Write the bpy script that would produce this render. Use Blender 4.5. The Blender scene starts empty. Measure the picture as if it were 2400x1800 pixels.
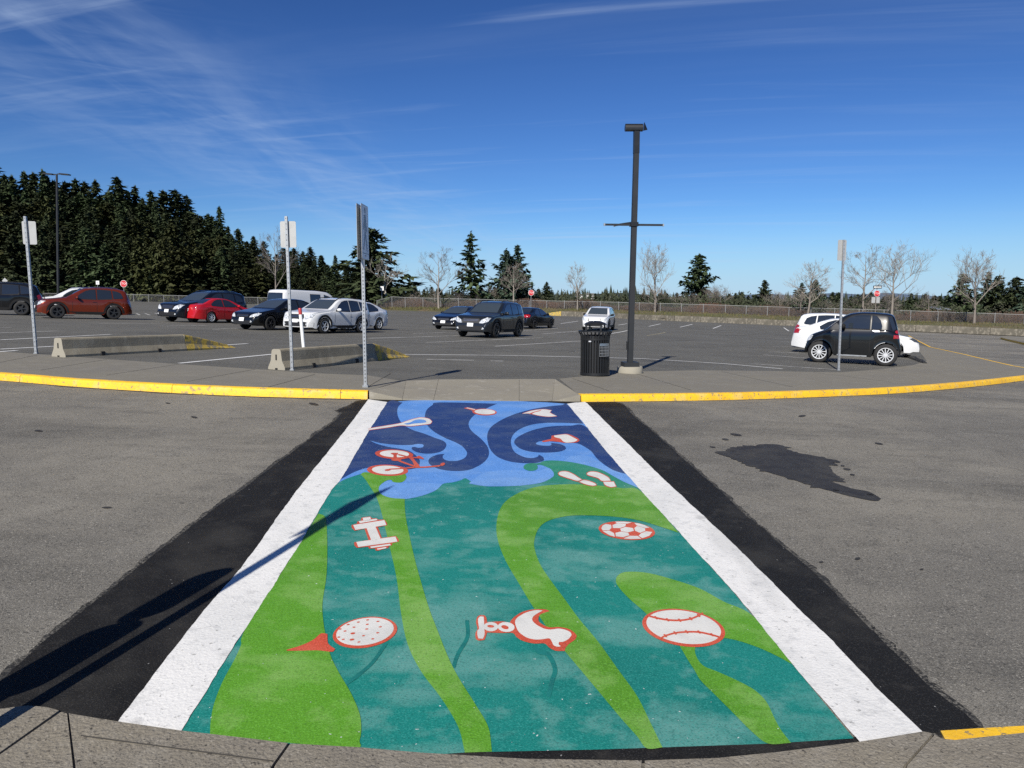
import bpy, bmesh, math, random
from mathutils import Vector, Matrix, geometry
from mathutils.bvhtree import BVHTree
random.seed(7)
SC = bpy.context.scene
COL = SC.collection
R = math.radians
# ------------------------------------------------------------------ camera, sky, sun, exposure
F = 1736.0                                   # focal length in photo pixels (2400 wide)
PIT = math.atan(194.8 / F)
ZC = 1.79
cam_d = bpy.data.cameras.new('camera'); cam = bpy.data.objects.new('camera', cam_d); COL.objects.link(cam)
cam.location = (0, 0, ZC); cam.rotation_euler = (math.pi / 2 - PIT, 0, 0)
cam_d.sensor_width = 36; cam_d.lens = F / 2400 * 36; cam_d.clip_start = .05; cam_d.clip_end = 20000
SC.camera = cam
SUN_AZ, SUN_EL = R(18.5), R(37)              # shadows run this far to the right of straight ahead
W = bpy.data.worlds.new('World'); SC.world = W; W.use_nodes = True
wn, wl = W.node_tree.nodes, W.node_tree.links
wn.clear()
def wnode(t, **k):
    n = wn.new(t)
    for a, b in k.items(): setattr(n, a, b)
    return n
w_out = wnode('ShaderNodeOutputWorld'); w_bg = wnode('ShaderNodeBackground')
sky = wnode('ShaderNodeTexSky', sky_type='NISHITA', sun_disc=False)
sky.sun_elevation = SUN_EL; sky.sun_rotation = math.pi + SUN_AZ
sky.altitude = 0; sky.air_density = 1.0; sky.dust_density = 0; sky.ozone_density = 3.0
w_bg.inputs['Strength'].default_value = .075
tint = wnode('ShaderNodeMix', data_type='RGBA', blend_type='MULTIPLY'); tint.inputs[0].default_value = 1; tint.inputs[7].default_value = (.66 / 6.8, .84 / 6.8, 1.08 / 6.8, 1); wl.new(sky.outputs[0], tint.inputs[6])
gam = wnode('ShaderNodeGamma'); gam.inputs[1].default_value = 1.42; wl.new(tint.outputs[2], gam.inputs[0])       # clear dry air: deeper zenith
skyc = wnode('ShaderNodeMix', data_type='RGBA', blend_type='MULTIPLY'); skyc.inputs[0].default_value = 1; skyc.inputs[7].default_value = (5.9, 5.9, 5.9, 1); wl.new(gam.outputs[0], skyc.inputs[6])
# thin cirrus: the view direction is mapped to a flat cloud deck (x/z, y/z), so it goes on all round
tc = wnode('ShaderNodeTexCoord'); sep = wnode('ShaderNodeSeparateXYZ'); wl.new(tc.outputs['Generated'], sep.inputs[0])
def wmath(op, a, b=None, clamp=False):
    n = wnode('ShaderNodeMath', operation=op, use_clamp=clamp)
    for i, v in enumerate((a, b)):
        if v is None: continue
        if isinstance(v, (int, float)): n.inputs[i].default_value = v
        else: wl.new(v, n.inputs[i])
    return n.outputs[0]
zz = wmath('ADD', wmath('MAXIMUM', sep.outputs[2], 0.0), .09)
cx, cy = wmath('DIVIDE', sep.outputs[0], zz), wmath('DIVIDE', sep.outputs[1], zz)
comb = wnode('ShaderNodeCombineXYZ'); wl.new(cx, comb.inputs[0]); wl.new(cy, comb.inputs[1])
def cloud(rot, sx, sy, scale, lo, hi, dist, det=8, loc=(0, 0, 0)):
    m0 = wnode('ShaderNodeMapping'); m0.inputs['Rotation'].default_value = (0, 0, rot)
    m1 = wnode('ShaderNodeMapping'); m1.inputs['Scale'].default_value = (sx, sy, 1); m1.inputs['Location'].default_value = loc
    wl.new(comb.outputs[0], m0.inputs[0]); wl.new(m0.outputs[0], m1.inputs[0])
    n = wnode('ShaderNodeTexNoise'); n.inputs['Scale'].default_value = scale; n.inputs['Detail'].default_value = det
    n.inputs['Roughness'].default_value = .58; n.inputs['Distortion'].default_value = dist
    wl.new(m1.outputs[0], n.inputs['Vector'])
    mr = wnode('ShaderNodeMapRange', interpolation_type='SMOOTHSTEP'); mr.inputs[1].default_value = lo; mr.inputs[2].default_value = hi
    wl.new(n.outputs[0], mr.inputs[0]); return mr.outputs[0]
def bank_of_cirrus(x0, k, y0, half):
    """soft mask along the line x = x0 + k (y - y0) of the cloud deck"""
    dx = wmath('ABSOLUTE', wmath('SUBTRACT', cx, wmath('ADD', wmath('MULTIPLY', wmath('SUBTRACT', cy, y0), k), x0)))
    mr = wnode('ShaderNodeMapRange', interpolation_type='SMOOTHERSTEP'); mr.inputs[1].default_value = half; mr.inputs[2].default_value = 0; wl.new(dx, mr.inputs[0]); return mr.outputs[0]
fib = cloud(R(9), 2.4, .55, 1.5, .36, .74, 1.0, 11, loc=(.6, .2, 0))
fine = cloud(R(-24), 1.2, 3.4, 2.2, .36, .76, .8, 10, loc=(1.2, .4, 0))
c2 = cloud(R(12), .16, .95, 1.5, .44, .80, .6, 10, loc=(3.1, 1.7, 0))
c4 = cloud(R(12), .30, 2.6, 1.6, .50, .80, .5, 10, loc=(1.1, 2.7, 0))
thin = wmath('MULTIPLY', bank_of_cirrus(-1.45, .24, 2.2, .95), wmath('ADD', wmath('MULTIPLY', fib, .62), wmath('MULTIPLY', fine, .38)))
mix_c = wmath('ADD', wmath('MULTIPLY', thin, .60), wmath('ADD', wmath('MULTIPLY', c2, .12), wmath('MULTIPLY', wmath('MULTIPLY', c4, bank_of_cirrus(.2, .25, 4.6, 3.2)), .75)), True)
cl = wnode('ShaderNodeMix', data_type='RGBA'); wl.new(wmath('MULTIPLY', mix_c, .50), cl.inputs[0])
hz = wnode('ShaderNodeMapRange', interpolation_type='SMOOTHSTEP'); hz.inputs[1].default_value = .13; hz.inputs[2].default_value = -.03; hz.inputs[4].default_value = .8; wl.new(sep.outputs[2], hz.inputs[0])   # pale veil low in the sky, all round
veil = wnode('ShaderNodeMix', data_type='RGBA'); wl.new(hz.outputs[0], veil.inputs[0]); wl.new(skyc.outputs[2], veil.inputs[6]); veil.inputs[7].default_value = (4.2, 6.4, 9.6, 1)
wl.new(veil.outputs[2], cl.inputs[6]); cl.inputs[7].default_value = (5.2, 6.6, 9.0, 1)
wl.new(cl.outputs[2], w_bg.inputs[0]); wl.new(w_bg.outputs[0], w_out.inputs[0])
sun_d = bpy.data.lights.new('sun', 'SUN'); sun = bpy.data.objects.new('sun', sun_d); COL.objects.link(sun)
sun_d.energy = 5.0; sun_d.angle = R(.53); sun_d.color = (1, .945, .85)
SUN_TO = Vector((math.sin(SUN_AZ) * math.cos(SUN_EL), math.cos(SUN_AZ) * math.cos(SUN_EL), -math.sin(SUN_EL)))
sun.rotation_euler = SUN_TO.to_track_quat('-Z', 'Y').to_euler(); sun.location = (-10, -30, 40)
vs = SC.view_settings; vs.view_transform = 'Standard'; vs.look = 'None'; vs.exposure = .30; vs.gamma = 1
vs.use_curve_mapping = False
SC.cycles.max_bounces = 6; SC.cycles.transparent_max_bounces = 12
SC.cycles.use_adaptive_sampling = True; SC.cycles.adaptive_threshold = .012
SC.cycles.use_denoising = False

# ------------------------------------------------------------------ helpers
def tag(o, label=None, cat=None, group=None, kind=None):
    if label: o['label'] = label
    if cat: o['category'] = cat
    if group: o['group'] = group
    if kind: o['kind'] = kind
    return o
def link(o, parent=None):
    COL.objects.link(o)
    if parent: o.parent = parent
    return o
def empty(name, loc=(0, 0, 0), rz=0):
    o = bpy.data.objects.new(name, None); o.location = loc; o.rotation_euler = (0, 0, rz); o.empty_display_size = .2
    return link(o)
class MB:
    def __init__(s): s.v = []; s.f = []
    def add(s, vs, fs):
        b = len(s.v); s.v += [tuple(p) for p in vs]; s.f += [tuple(b + i for i in f) for f in fs]; return s
    def box(s, c, d, m=None, taper=1.0):
        x, y, z = (q / 2 for q in d); t = taper
        vs = [(-x, -y, -z), (x, -y, -z), (x, y, -z), (-x, y, -z), (-x * t, -y * t, z), (x * t, -y * t, z), (x * t, y * t, z), (-x * t, y * t, z)]
        vs = [Vector(p) for p in vs]
        if m is not None: vs = [m @ p for p in vs]
        c = Vector(c)
        return s.add([p + c for p in vs], [(0, 3, 2, 1), (4, 5, 6, 7), (0, 1, 5, 4), (1, 2, 6, 5), (2, 3, 7, 6), (3, 0, 4, 7)])
    def tube(s, pts, rad, n=8, cap=True):
        pts = [Vector(p) for p in pts]
        if not isinstance(rad, (list, tuple)): rad = [rad] * len(pts)
        vs = []
        for i, p in enumerate(pts):
            d = (pts[min(i + 1, len(pts) - 1)] - pts[max(i - 1, 0)]).normalized()
            a = d.orthogonal().normalized() if i == 0 else (a - d * a.dot(d)).normalized()
            b = d.cross(a)
            vs += [p + (a * math.cos(2 * math.pi * k / n) + b * math.sin(2 * math.pi * k / n)) * rad[i] for k in range(n)]
        fs = [(i * n + k, i * n + (k + 1) % n, (i + 1) * n + (k + 1) % n, (i + 1) * n + k) for i in range(len(pts) - 1) for k in range(n)]
        if cap: fs += [tuple(reversed(range(n))), tuple((len(pts) - 1) * n + k for k in range(n))]
        return s.add(vs, fs)
    def lathe(s, prof, n=24, axis='z', c=(0, 0, 0), closed=False):
        vs = []; c = Vector(c)
        for r, h in prof:
            for k in range(n):
                a = 2 * math.pi * k / n; u, w = r * math.cos(a), r * math.sin(a)
                vs.append(c + Vector((u, w, h) if axis == 'z' else (u, h, w)))
        m = len(prof); rng = range(m if closed else m - 1)
        fs = [(i * n + k, i * n + (k + 1) % n, ((i + 1) % m) * n + (k + 1) % n, ((i + 1) % m) * n + k) for i in rng for k in range(n)]
        if axis == 'y': fs = [tuple(reversed(f)) for f in fs]
        if not closed:
            if prof[0][0] > 1e-6: fs.append(tuple(range(n)) if axis == 'y' else tuple(reversed(range(n))))
            if prof[-1][0] > 1e-6: fs.append(tuple((m - 1) * n + k for k in (range(n) if axis == 'z' else reversed(range(n)))))
        return s.add(vs, fs)
    def prism(s, poly, t, m):
        """flat polygon (x,y) extruded by t along local z, placed by matrix m"""
        n = len(poly)
        vs = [m @ Vector((x, y, -t / 2)) for x, y in poly] + [m @ Vector((x, y, t / 2)) for x, y in poly]
        fs = [tuple(reversed(range(n))), tuple(range(n, 2 * n))] + [(i, (i + 1) % n, n + (i + 1) % n, n + i) for i in range(n)]
        return s.add(vs, fs)
    def mesh(s, name, mat=None, smooth=None):
        me = bpy.data.meshes.new(name); me.from_pydata(s.v, [], s.f)
        if mat: me.materials.append(mat)
        if smooth is not None:
            me.shade_smooth(); me.set_sharp_from_angle(angle=R(smooth))
        me.update(); return me
    def build(s, name, mat, parent=None, smooth=None, org=None):
        if org is not None: s.v = [(x - org[0], y - org[1], z - org[2]) for x, y, z in s.v]
        o = bpy.data.objects.new(name, s.mesh(name, mat, smooth)); link(o, parent)
        if org is not None and parent is None: o.location = org
        return o
def rr(w, h, r, n=4):
    out = []
    for cx_, cy_, a0 in ((w / 2 - r, h / 2 - r, 0), (-w / 2 + r, h / 2 - r, 90), (-w / 2 + r, -h / 2 + r, 180), (w / 2 - r, -h / 2 + r, 270)):
        for k in range(n + 1):
            a = R(a0 + 90 * k / n); out.append((cx_ + r * math.cos(a), cy_ + r * math.sin(a)))
    return out

# ------------------------------------------------------------------ materials
def mat(name, col, rough=.6, metal=0, spec=.5, coat=0, noise=None, bump=None, vary=0, ior=None):
    """noise: list of (scale, detail, lo, hi, colour, amount) layers; bump: (scale, strength, distance)"""
    m = bpy.data.materials.new(name); m.use_nodes = True
    nt = m.node_tree; b = nt.nodes['Principled BSDF']
    b.inputs['Roughness'].default_value = rough; b.inputs['Metallic'].default_value = metal
    b.inputs['Specular IOR Level'].default_value = spec
    if coat: b.inputs['Coat Weight'].default_value = coat; b.inputs['Coat Roughness'].default_value = .04
    c4 = (*col, 1); b.inputs['Base Color'].default_value = c4
    cur = None
    if noise or bump:
        t = nt.nodes.new('ShaderNodeTexCoord')
    for L in (noise or []):
        sc, det, lo, hi, c2, amt = L[:6]
        n = nt.nodes.new('ShaderNodeTexNoise'); n.inputs['Scale'].default_value = sc; n.inputs['Detail'].default_value = det
        n.inputs['Roughness'].default_value = .6
        if len(L) > 6:
            mp = nt.nodes.new('ShaderNodeMapping'); mp.inputs['Scale'].default_value = L[6]
            nt.links.new(t.outputs['Object'], mp.inputs[0]); nt.links.new(mp.outputs[0], n.inputs['Vector'])
        else: nt.links.new(t.outputs['Object'], n.inputs['Vector'])
        mr = nt.nodes.new('ShaderNodeMapRange'); mr.inputs[1].default_value = lo; mr.inputs[2].default_value = hi; mr.inputs[4].default_value = amt
        nt.links.new(n.outputs[0], mr.inputs[0])
        mx = nt.nodes.new('ShaderNodeMix'); mx.data_type = 'RGBA'
        nt.links.new(mr.outputs[0], mx.inputs[0]); mx.inputs[7].default_value = (*c2, 1)
        if cur: nt.links.new(cur, mx.inputs[6])
        else: mx.inputs[6].default_value = c4
        cur = mx.outputs[2]
    if vary:
        oi = nt.nodes.new('ShaderNodeObjectInfo'); hs = nt.nodes.new('ShaderNodeHueSaturation')
        mr = nt.nodes.new('ShaderNodeMapRange'); mr.inputs[3].default_value = 1 - vary; mr.inputs[4].default_value = 1 + vary
        nt.links.new(oi.outputs['Random'], mr.inputs[0]); nt.links.new(mr.outputs[0], hs.inputs['Value'])
        mr2 = nt.nodes.new('ShaderNodeMapRange'); mr2.inputs[3].default_value = .5 - vary * .05; mr2.inputs[4].default_value = .5 + vary * .04
        nt.links.new(oi.outputs['Random'], mr2.inputs[0]); nt.links.new(mr2.outputs[0], hs.inputs['Hue'])
        if cur: nt.links.new(cur, hs.inputs['Color'])
        else: hs.inputs['Color'].default_value = c4
        cur = hs.outputs[0]
    if cur: nt.links.new(cur, b.inputs['Base Color'])
    if bump:
        bs = bump if isinstance(bump[0], tuple) else (bump,)
        prev = None
        for sc, st, di in bs:
            n = nt.nodes.new('ShaderNodeTexNoise'); n.inputs['Scale'].default_value = sc; n.inputs['Detail'].default_value = 6
            nt.links.new(t.outputs['Object'], n.inputs['Vector'])
            bp = nt.nodes.new('ShaderNodeBump'); bp.inputs['Strength'].default_value = st; bp.inputs['Distance'].default_value = di
            nt.links.new(n.outputs[0], bp.inputs['Height'])
            if prev: nt.links.new(prev, bp.inputs['Normal'])
            prev = bp.outputs[0]
        nt.links.new(prev, b.inputs['Normal'])
    return m
M = {}
ASPH_B = ((170, .9, .006), (38, .35, .01))
def asphalt(name, base, light, dark, patch, rough=.85):
    return mat(name, base, rough, spec=.3, noise=[
        (.35, 4, .42, .60, patch, .85), (.13, 5, .50, .62, dark, .22), (2.6, 7, .57, .66, dark, .30, (.35, 1, 1)), (1.7, 6, .50, .66, light, .22), (.8, 6, .53, .66, dark, .38, (.16, 1, 1)), (5, 5, .54, .68, dark, .25),
        (95, 2, .53, .64, light, .65), (135, 2, .54, .64, dark, .75), (42, 2, .61, .67, dark, .65), (60, 2, .64, .69, tuple(q * 1.4 for q in light), .7)], bump=ASPH_B)
M['road'] = asphalt('road_asphalt', (.152, .143, .124), (.29, .275, .24), (.036, .035, .032), (.240, .222, .184))
M['lot'] = asphalt('lot_asphalt', (.103, .100, .088), (.180, .174, .154), (.045, .044, .040), (.130, .126, .110))
M['walk'] = mat('sidewalk_concrete', (.190, .176, .142), .9, spec=.25, noise=[
    (.6, 5, .4, .68, (.165, .155, .135), .8), (3, 6, .5, .75, (.25, .235, .20), .5), (120, 3, .55, .72, (.10, .095, .085), .7), (90, 2, .58, .72, (.32, .30, .26), .5)],
    bump=((120, .6, .004),))
M['apron'] = mat('apron_concrete', (.210, .188, .148), .92, spec=.25, noise=[
    (1.6, 6, .42, .66, (.165, .15, .127), .7), (9, 6, .48, .7, (.27, .25, .21), .5), (60, 3, .58, .68, (.07, .064, .055), .9), (34, 2, .66, .74, (.03, .028, .026), .9), (85, 2, .58, .7, (.36, .33, .28), .6)],
    bump=((70, .9, .008), (14, .4, .012)))
M['ramp'] = mat('ramp_concrete', (.255, .235, .188), .9, spec=.25, noise=[
    (1.1, 6, .42, .66, (.21, .195, .165), .7), (5, 8, .56, .7, (.40, .38, .33), .45), (90, 3, .56, .7, (.14, .13, .11), .6)], bump=((90, .6, .005),))
M['seal'] = mat('black_sealcoat', (.0115, .011, .0105), .75, spec=.15, noise=[(1.3, 8, .50, .64, (.040, .038, .034), .6), (120, 2, .56, .66, (.055, .053, .050), .6), (7, 7, .58, .68, (.05, .047, .042), .4), (40, 1, .80, .81, (.35, .35, .34), .8)], bump=((150, .9, .006),))
M['seal_edge'] = mat('speckled_overspray', (.085, .080, .070), .85, spec=.2, noise=[(95, 2, .50, .58, (.20, .19, .165), .85), (60, 3, .46, .54, (.016, .016, .016), .95), (3, 4, .45, .6, (.03, .03, .03), .7)], bump=ASPH_B)
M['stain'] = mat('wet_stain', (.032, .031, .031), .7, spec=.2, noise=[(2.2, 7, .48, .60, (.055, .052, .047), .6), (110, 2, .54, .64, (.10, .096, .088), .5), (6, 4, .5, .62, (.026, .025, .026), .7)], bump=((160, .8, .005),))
M['oil'] = mat('faded_stain', (.095, .088, .078), .8, noise=[(110, 2, .5, .7, (.17, .16, .145), .7), (3, 4, .4, .7, (.14, .13, .118), .8)], bump=((160, .8, .005),))
def paint(name, base, worn, dark=None, amt=.65):
    dark = dark or tuple(q * .72 for q in base)
    return mat(name, base, .6, spec=.35, noise=[
        (.55, 5, .45, .60, dark, .60), (1.1, 9, .49, .60, worn, amt, (1, 1.7, 1)), (5, 9, .53, .64, worn, amt * .8),
        (120, 2, .52, .62, tuple(min(1, q * 1.5 + .04) for q in base), .48), (90, 2, .54, .64, tuple(q * .5 for q in base), .45), (45, 1, .775, .785, (.62, .68, .66), .8)],
        bump=((150, .55, .004),))
M['teal'] = paint('teal_paint', (.008, .190, .158), (.135, .315, .280), amt=.62)
M['sea'] = paint('sea_green_paint', (.022, .205, .125), (.09, .27, .18), amt=.45)
M['lime'] = paint('lime_green_paint', (.092, .275, .014), (.240, .410, .115), amt=.52)
M['blue'] = paint('light_blue_paint', (.095, .250, .600), (.19, .34, .62), amt=.5)
M['peri'] = paint('periwinkle_paint', (.130, .290, .620), (.20, .36, .64), amt=.5)
M['navy'] = paint('navy_paint', (.013, .038, .148), (.052, .080, .160), amt=.65)
M['red'] = paint('orange_red_paint', (.52, .075, .035), (.60, .17, .10), amt=.3)
M['white'] = mat('white_road_paint', (.73, .725, .70), .65, spec=.3, noise=[(2.2, 8, .48, .64, (.60, .605, .59), .6, (1, .35, 1)), (.7, 8, .56, .66, (.47, .47, .455), .45, (2.5, .5, 1)), (12, 6, .54, .66, (.45, .455, .45), .5), (110, 2, .54, .64, (.48, .48, .47), .4), (30, 2, .66, .70, (.20, .20, .19), .6), (3.5, 9, .62, .68, (.36, .36, .35), .5)], bump=((60, .5, .006), (9, .3, .012)))
M['iconw'] = mat('emblem_white_paint', (.64, .635, .60), .65, spec=.3, noise=[(5, 6, .46, .62, (.50, .50, .48), .6), (110, 2, .6, .72, (.45, .45, .43), .4)], bump=((120, .5, .004),))
M['drip'] = mat('dark_teal_drip', (.006, .125, .110), .55, noise=[(120, 2, .48, .62, (.02, .18, .155), .8), (6, 5, .46, .56, (.010, .175, .150), .9)], bump=((150, .5, .004),))
M['line'] = mat('lot_line_paint', (.70, .70, .68), .7, noise=[(3, 6, .50, .66, (.34, .335, .32), .6), (60, 2, .54, .68, (.2, .195, .185), .5)])
M['line_old'] = mat('worn_line_paint', (.60, .59, .56), .7, noise=[(2.5, 6, .48, .62, (.24, .235, .22), .75), (50, 2, .5, .66, (.13, .128, .122), .6)])
M['line_yel'] = mat('worn_yellow_line', (.42, .36, .20), .7, noise=[(3, 6, .42, .62, (.16, .155, .14), .8)])
M['kerb'] = mat('yellow_kerb_paint', (.80, .48, .018), .62, noise=[(1.4, 8, .47, .60, (.68, .37, .02), .6), (4, 8, .54, .64, (.60, .45, .16), .6), (26, 8, .59, .63, (.17, .15, .11), .85), (7, 9, .60, .64, (.24, .20, .12), .8)], bump=((30, .5, .008), (120, .3, .003)))
M['galv'] = mat('galvanised_steel', (.36, .38, .40), .48, metal=.55, noise=[(14, 5, .42, .7, (.27, .285, .30), .7), (60, 3, .5, .7, (.44, .46, .47), .5)])
M['hole'] = mat('post_hole', (.10, .105, .11), .8)
M['sign_back'] = mat('sign_back_aluminium', (.40, .405, .40), .55, metal=.2, noise=[(6, 5, .45, .7, (.33, .335, .33), .6)])
M['sign_face'] = mat('faded_sign_face', (.72, .76, .80), .5, noise=[(5, 5, .4, .7, (.60, .65, .70), .6)])
M['sign_ink'] = mat('faded_sign_ink', (.20, .24, .29), .5)
M['barrier'] = mat('cast_concrete', (.30, .265, .195), .9, spec=.25, noise=[(1.2, 6, .42, .60, (.215, .19, .14), .85), (7, 7, .5, .64, (.34, .31, .24), .5, (1, 1, .5)), (70, 2, .6, .7, (.10, .095, .08), .6)], bump=((60, .6, .006), (8, .3, .01)))
M['barrier_end'] = mat('pale_barrier_end', (.29, .27, .22), .9, noise=[(6, 6, .45, .7, (.30, .28, .23), .7)], bump=((60, .6, .006),))
M['barrier_yel'] = mat('worn_yellow_barrier', (.50, .35, .06), .85, noise=[(6, 9, .49, .54, (.22, .19, .12), .95), (20, 6, .55, .66, (.12, .11, .08), .7)], bump=((60, .6, .006),))
M['galv_far'] = mat('weathered_fence_steel', (.24, .245, .245), .6, metal=.2)
M['black_metal'] = mat('black_powder_coat', (.012, .0125, .0135), .38, spec=.5, noise=[(9, 4, .5, .75, (.022, .022, .023), .6)])
M['pole'] = mat('dark_grey_pole', (.021, .023, .026), .5, spec=.35, noise=[(3, 5, .4, .7, (.030, .032, .035), .7)])
M['bollard'] = mat('bollard_white', (.76, .77, .75), .45, noise=[(6, 6, .5, .72, (.55, .55, .52), .6)])
M['bollard_red'] = mat('bollard_red', (.42, .035, .035), .45)
M['rubber'] = mat('tyre_rubber', (.014, .014, .0145), .8, noise=[(8, 4, .45, .7, (.028, .027, .026), .6)])
M['glass'] = mat('dark_car_glass', (.018, .023, .029), .03, spec=.9, coat=.6)
M['glass_blue'] = mat('windscreen_glass', (.040, .052, .062), .03, spec=.9, coat=.6)
M['chrome'] = mat('bright_trim', (.60, .61, .63), .22, metal=1)
M['alloy'] = mat('silver_alloy', (.60, .61, .62), .35, metal=.25)
M['alloy_dark'] = mat('black_alloy', (.05, .051, .054), .35, metal=.6)
M['grille'] = mat('black_grille', (.012, .012, .013), .45, noise=[(60, 1, .5, .6, (.03, .03, .032), .7)])
M['plastic'] = mat('grey_black_plastic', (.012, .0122, .013), .75, spec=.25)
M['lamp'] = mat('headlamp_lens', (.62, .65, .68), .08, spec=.8, coat=1, noise=[(18, 2, .45, .6, (.20, .21, .23), .8)])
M['lamp_dark'] = mat('dark_headlamp', (.05, .055, .06), .08, spec=.8, coat=1)
M['tail'] = mat('red_tail_lens', (.33, .012, .016), .12, spec=.7, coat=1)
M['plate'] = mat('white_plate', (.78, .79, .82), .5)
M['seam'] = mat('panel_gap', (.006, .006, .007), .8)
def carpaint(n, c, metal=0, rough=.28): return mat(n, c, rough, metal=metal, spec=.2, coat=.9)
M['p_copper'] = carpaint('copper_red_paint', (.150, .022, .008), .3, .3)
M['p_black'] = carpaint('black_paint', (.004, .0042, .005))
M['p_navy'] = carpaint('blue_black_paint', (.005, .007, .012))
M['p_red'] = carpaint('bright_red_car_paint', (.42, .010, .016))
M['p_white'] = carpaint('white_car_paint', (.63, .64, .645))
M['p_silver'] = carpaint('pale_silver_paint', (.66, .68, .71), .15)
M['p_char'] = carpaint('charcoal_paint', (.014, .017, .021), .2)
M['p_smart'] = carpaint('gloss_black_paint', (.005, .006, .0075))
M['bark'] = mat('conifer_bark', (.075, .055, .040), .95, noise=[(6, 5, .4, .7, (.14, .12, .10), .6)])
M['needle'] = mat('dark_conifer_needles', (.044, .060, .025), .75, spec=.25, noise=[(7, 4, .40, .66, (.021, .032, .015), .85), (16, 3, .52, .74, (.088, .104, .044), .6)], vary=.40)
M['needle_y'] = mat('olive_conifer_needles', (.052, .060, .020), .75, spec=.25, noise=[(7, 4, .40, .66, (.028, .034, .012), .85), (16, 3, .52, .74, (.090, .092, .036), .6)], vary=.22)
M['needle_b'] = mat('blue_green_needles', (0.056, 0.087, 0.056), .75, spec=.25, noise=[(7, 4, .40, .66, (0.025, 0.046, 0.034), .8), (16, 3, .52, .74, (0.116, 0.152, 0.096), .6)], vary=.2)
M['twig'] = mat('bare_grey_bark', (.20, .175, .15), .9, noise=[(5, 5, .4, .7, (.29, .26, .23), .7)], vary=.15)
M['twig_pale'] = mat('pale_bark', (.30, .28, .25), .9, noise=[(9, 5, .4, .65, (.15, .135, .12), .7)], vary=.12)
M['bramble'] = mat('bramble_canes', (.075, .050, .036), .95, noise=[(.35, 3, .4, .65, (.040, .030, .024), .8), (3, 3, .5, .7, (.13, .10, .075), .6), (.12, 2, .5, .62, (.10, .045, .026), .6)])
M['scrub'] = mat('evergreen_scrub', (.030, .042, .018), .85, noise=[(.4, 3, .4, .65, (.050, .046, .024), .8), (5, 3, .5, .7, (.055, .07, .03), .6)])
M['bank'] = mat('bank_turf', (.085, .088, .026), .95, noise=[(.25, 4, .42, .62, (.135, .098, .055), .9), (1.5, 5, .48, .7, (.060, .075, .018), .7), (9, 4, .5, .72, (.17, .14, .075), .5)], bump=((6, .8, .08),))
M['field'] = mat('far_ground', (.045, .055, .025), .95, noise=[(.05, 4, .4, .7, (.07, .065, .04), .8)])
M['far_wood'] = mat('far_wood', (.020, .030, .020), .9, noise=[(.06, 3, .4, .7, (.034, .044, .024), .8)])
M['mount'] = mat('far_mountain', (.09, .13, .19), 1)  # blue of distant haze put into the base colour
M['kerb_far'] = mat('far_kerb_concrete', (.165, .148, .118), .9, noise=[(.7, 6, .44, .56, (.09, .082, .064), .9), (4, 5, .53, .60, (.25, .225, .18), .6)], bump=((12, .6, .03),))
M['wall_w'] = mat('pale_wall', (.62, .60, .56), .8); M['roof'] = mat('grey_roof', (.16, .155, .15), .8)
def chainlink():
    m = bpy.data.materials.new('chain_link_mesh'); m.use_nodes = True; nt = m.node_tree; b = nt.nodes['Principled BSDF']
    b.inputs['Base Color'].default_value = (.22, .22, .22, 1); b.inputs['Metallic'].default_value = .3; b.inputs['Roughness'].default_value = .5
    t = nt.nodes.new('ShaderNodeTexCoord'); outs = []
    for sgn in (1, -1):
        mp = nt.nodes.new('ShaderNodeMapping'); mp.inputs['Rotation'].default_value = (0, sgn * R(45), 0)
        w = nt.nodes.new('ShaderNodeTexWave'); w.inputs['Scale'].default_value = 3.2
        nt.links.new(t.outputs['Object'], mp.inputs[0]); nt.links.new(mp.outputs[0], w.inputs[0]); outs.append(w.outputs['Fac'])
    mx = nt.nodes.new('ShaderNodeMath'); mx.operation = 'MAXIMUM'; nt.links.new(outs[0], mx.inputs[0]); nt.links.new(outs[1], mx.inputs[1])
    mr = nt.nodes.new('ShaderNodeMapRange'); mr.inputs[1].default_value = .90; mr.inputs[2].default_value = .98; mr.inputs[4].default_value = .5
    nt.links.new(mx.outputs[0], mr.inputs[0]); nt.links.new(mr.outputs[0], b.inputs['Alpha']); return m
M['mesh'] = chainlink()

# ------------------------------------------------------------------ the lie of the land
SL = .034
def slope(y): return SL if y < 40 else SL - .008 * min(1, (y - 40) / 50)
def zl(x, y): return .43 - slope(y) * x - .01 * min(y, 50)            # parking lot
def zr(x, y): return -SL * x + .0241 * (y - 2.9) if y < 11.7 else zl(x, y) - .105   # road
def ray(u, v):
    a, b = (u - 1200) / F, -(v - 900) / F
    return Vector((a, math.cos(PIT) + b * math.sin(PIT), -math.sin(PIT) + b * math.cos(PIT)))
def hit(u, v, f):
    d = ray(u, v); lo, hi = .5, 400.
    for _ in range(50):
        m = (lo + hi) / 2
        if ZC + d.z * m > f(d.x * m, d.y * m): lo = m
        else: hi = m
    return Vector((d.x * lo, d.y * lo, f(d.x * lo, d.y * lo)))
def LT(u, v): return hit(u, v, zl)
def RD(u, v): return hit(u, v, zr)
def at(u, v, y):
    d = ray(u, v); return Vector((0, 0, ZC)) + d * (y / d.y)
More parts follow.
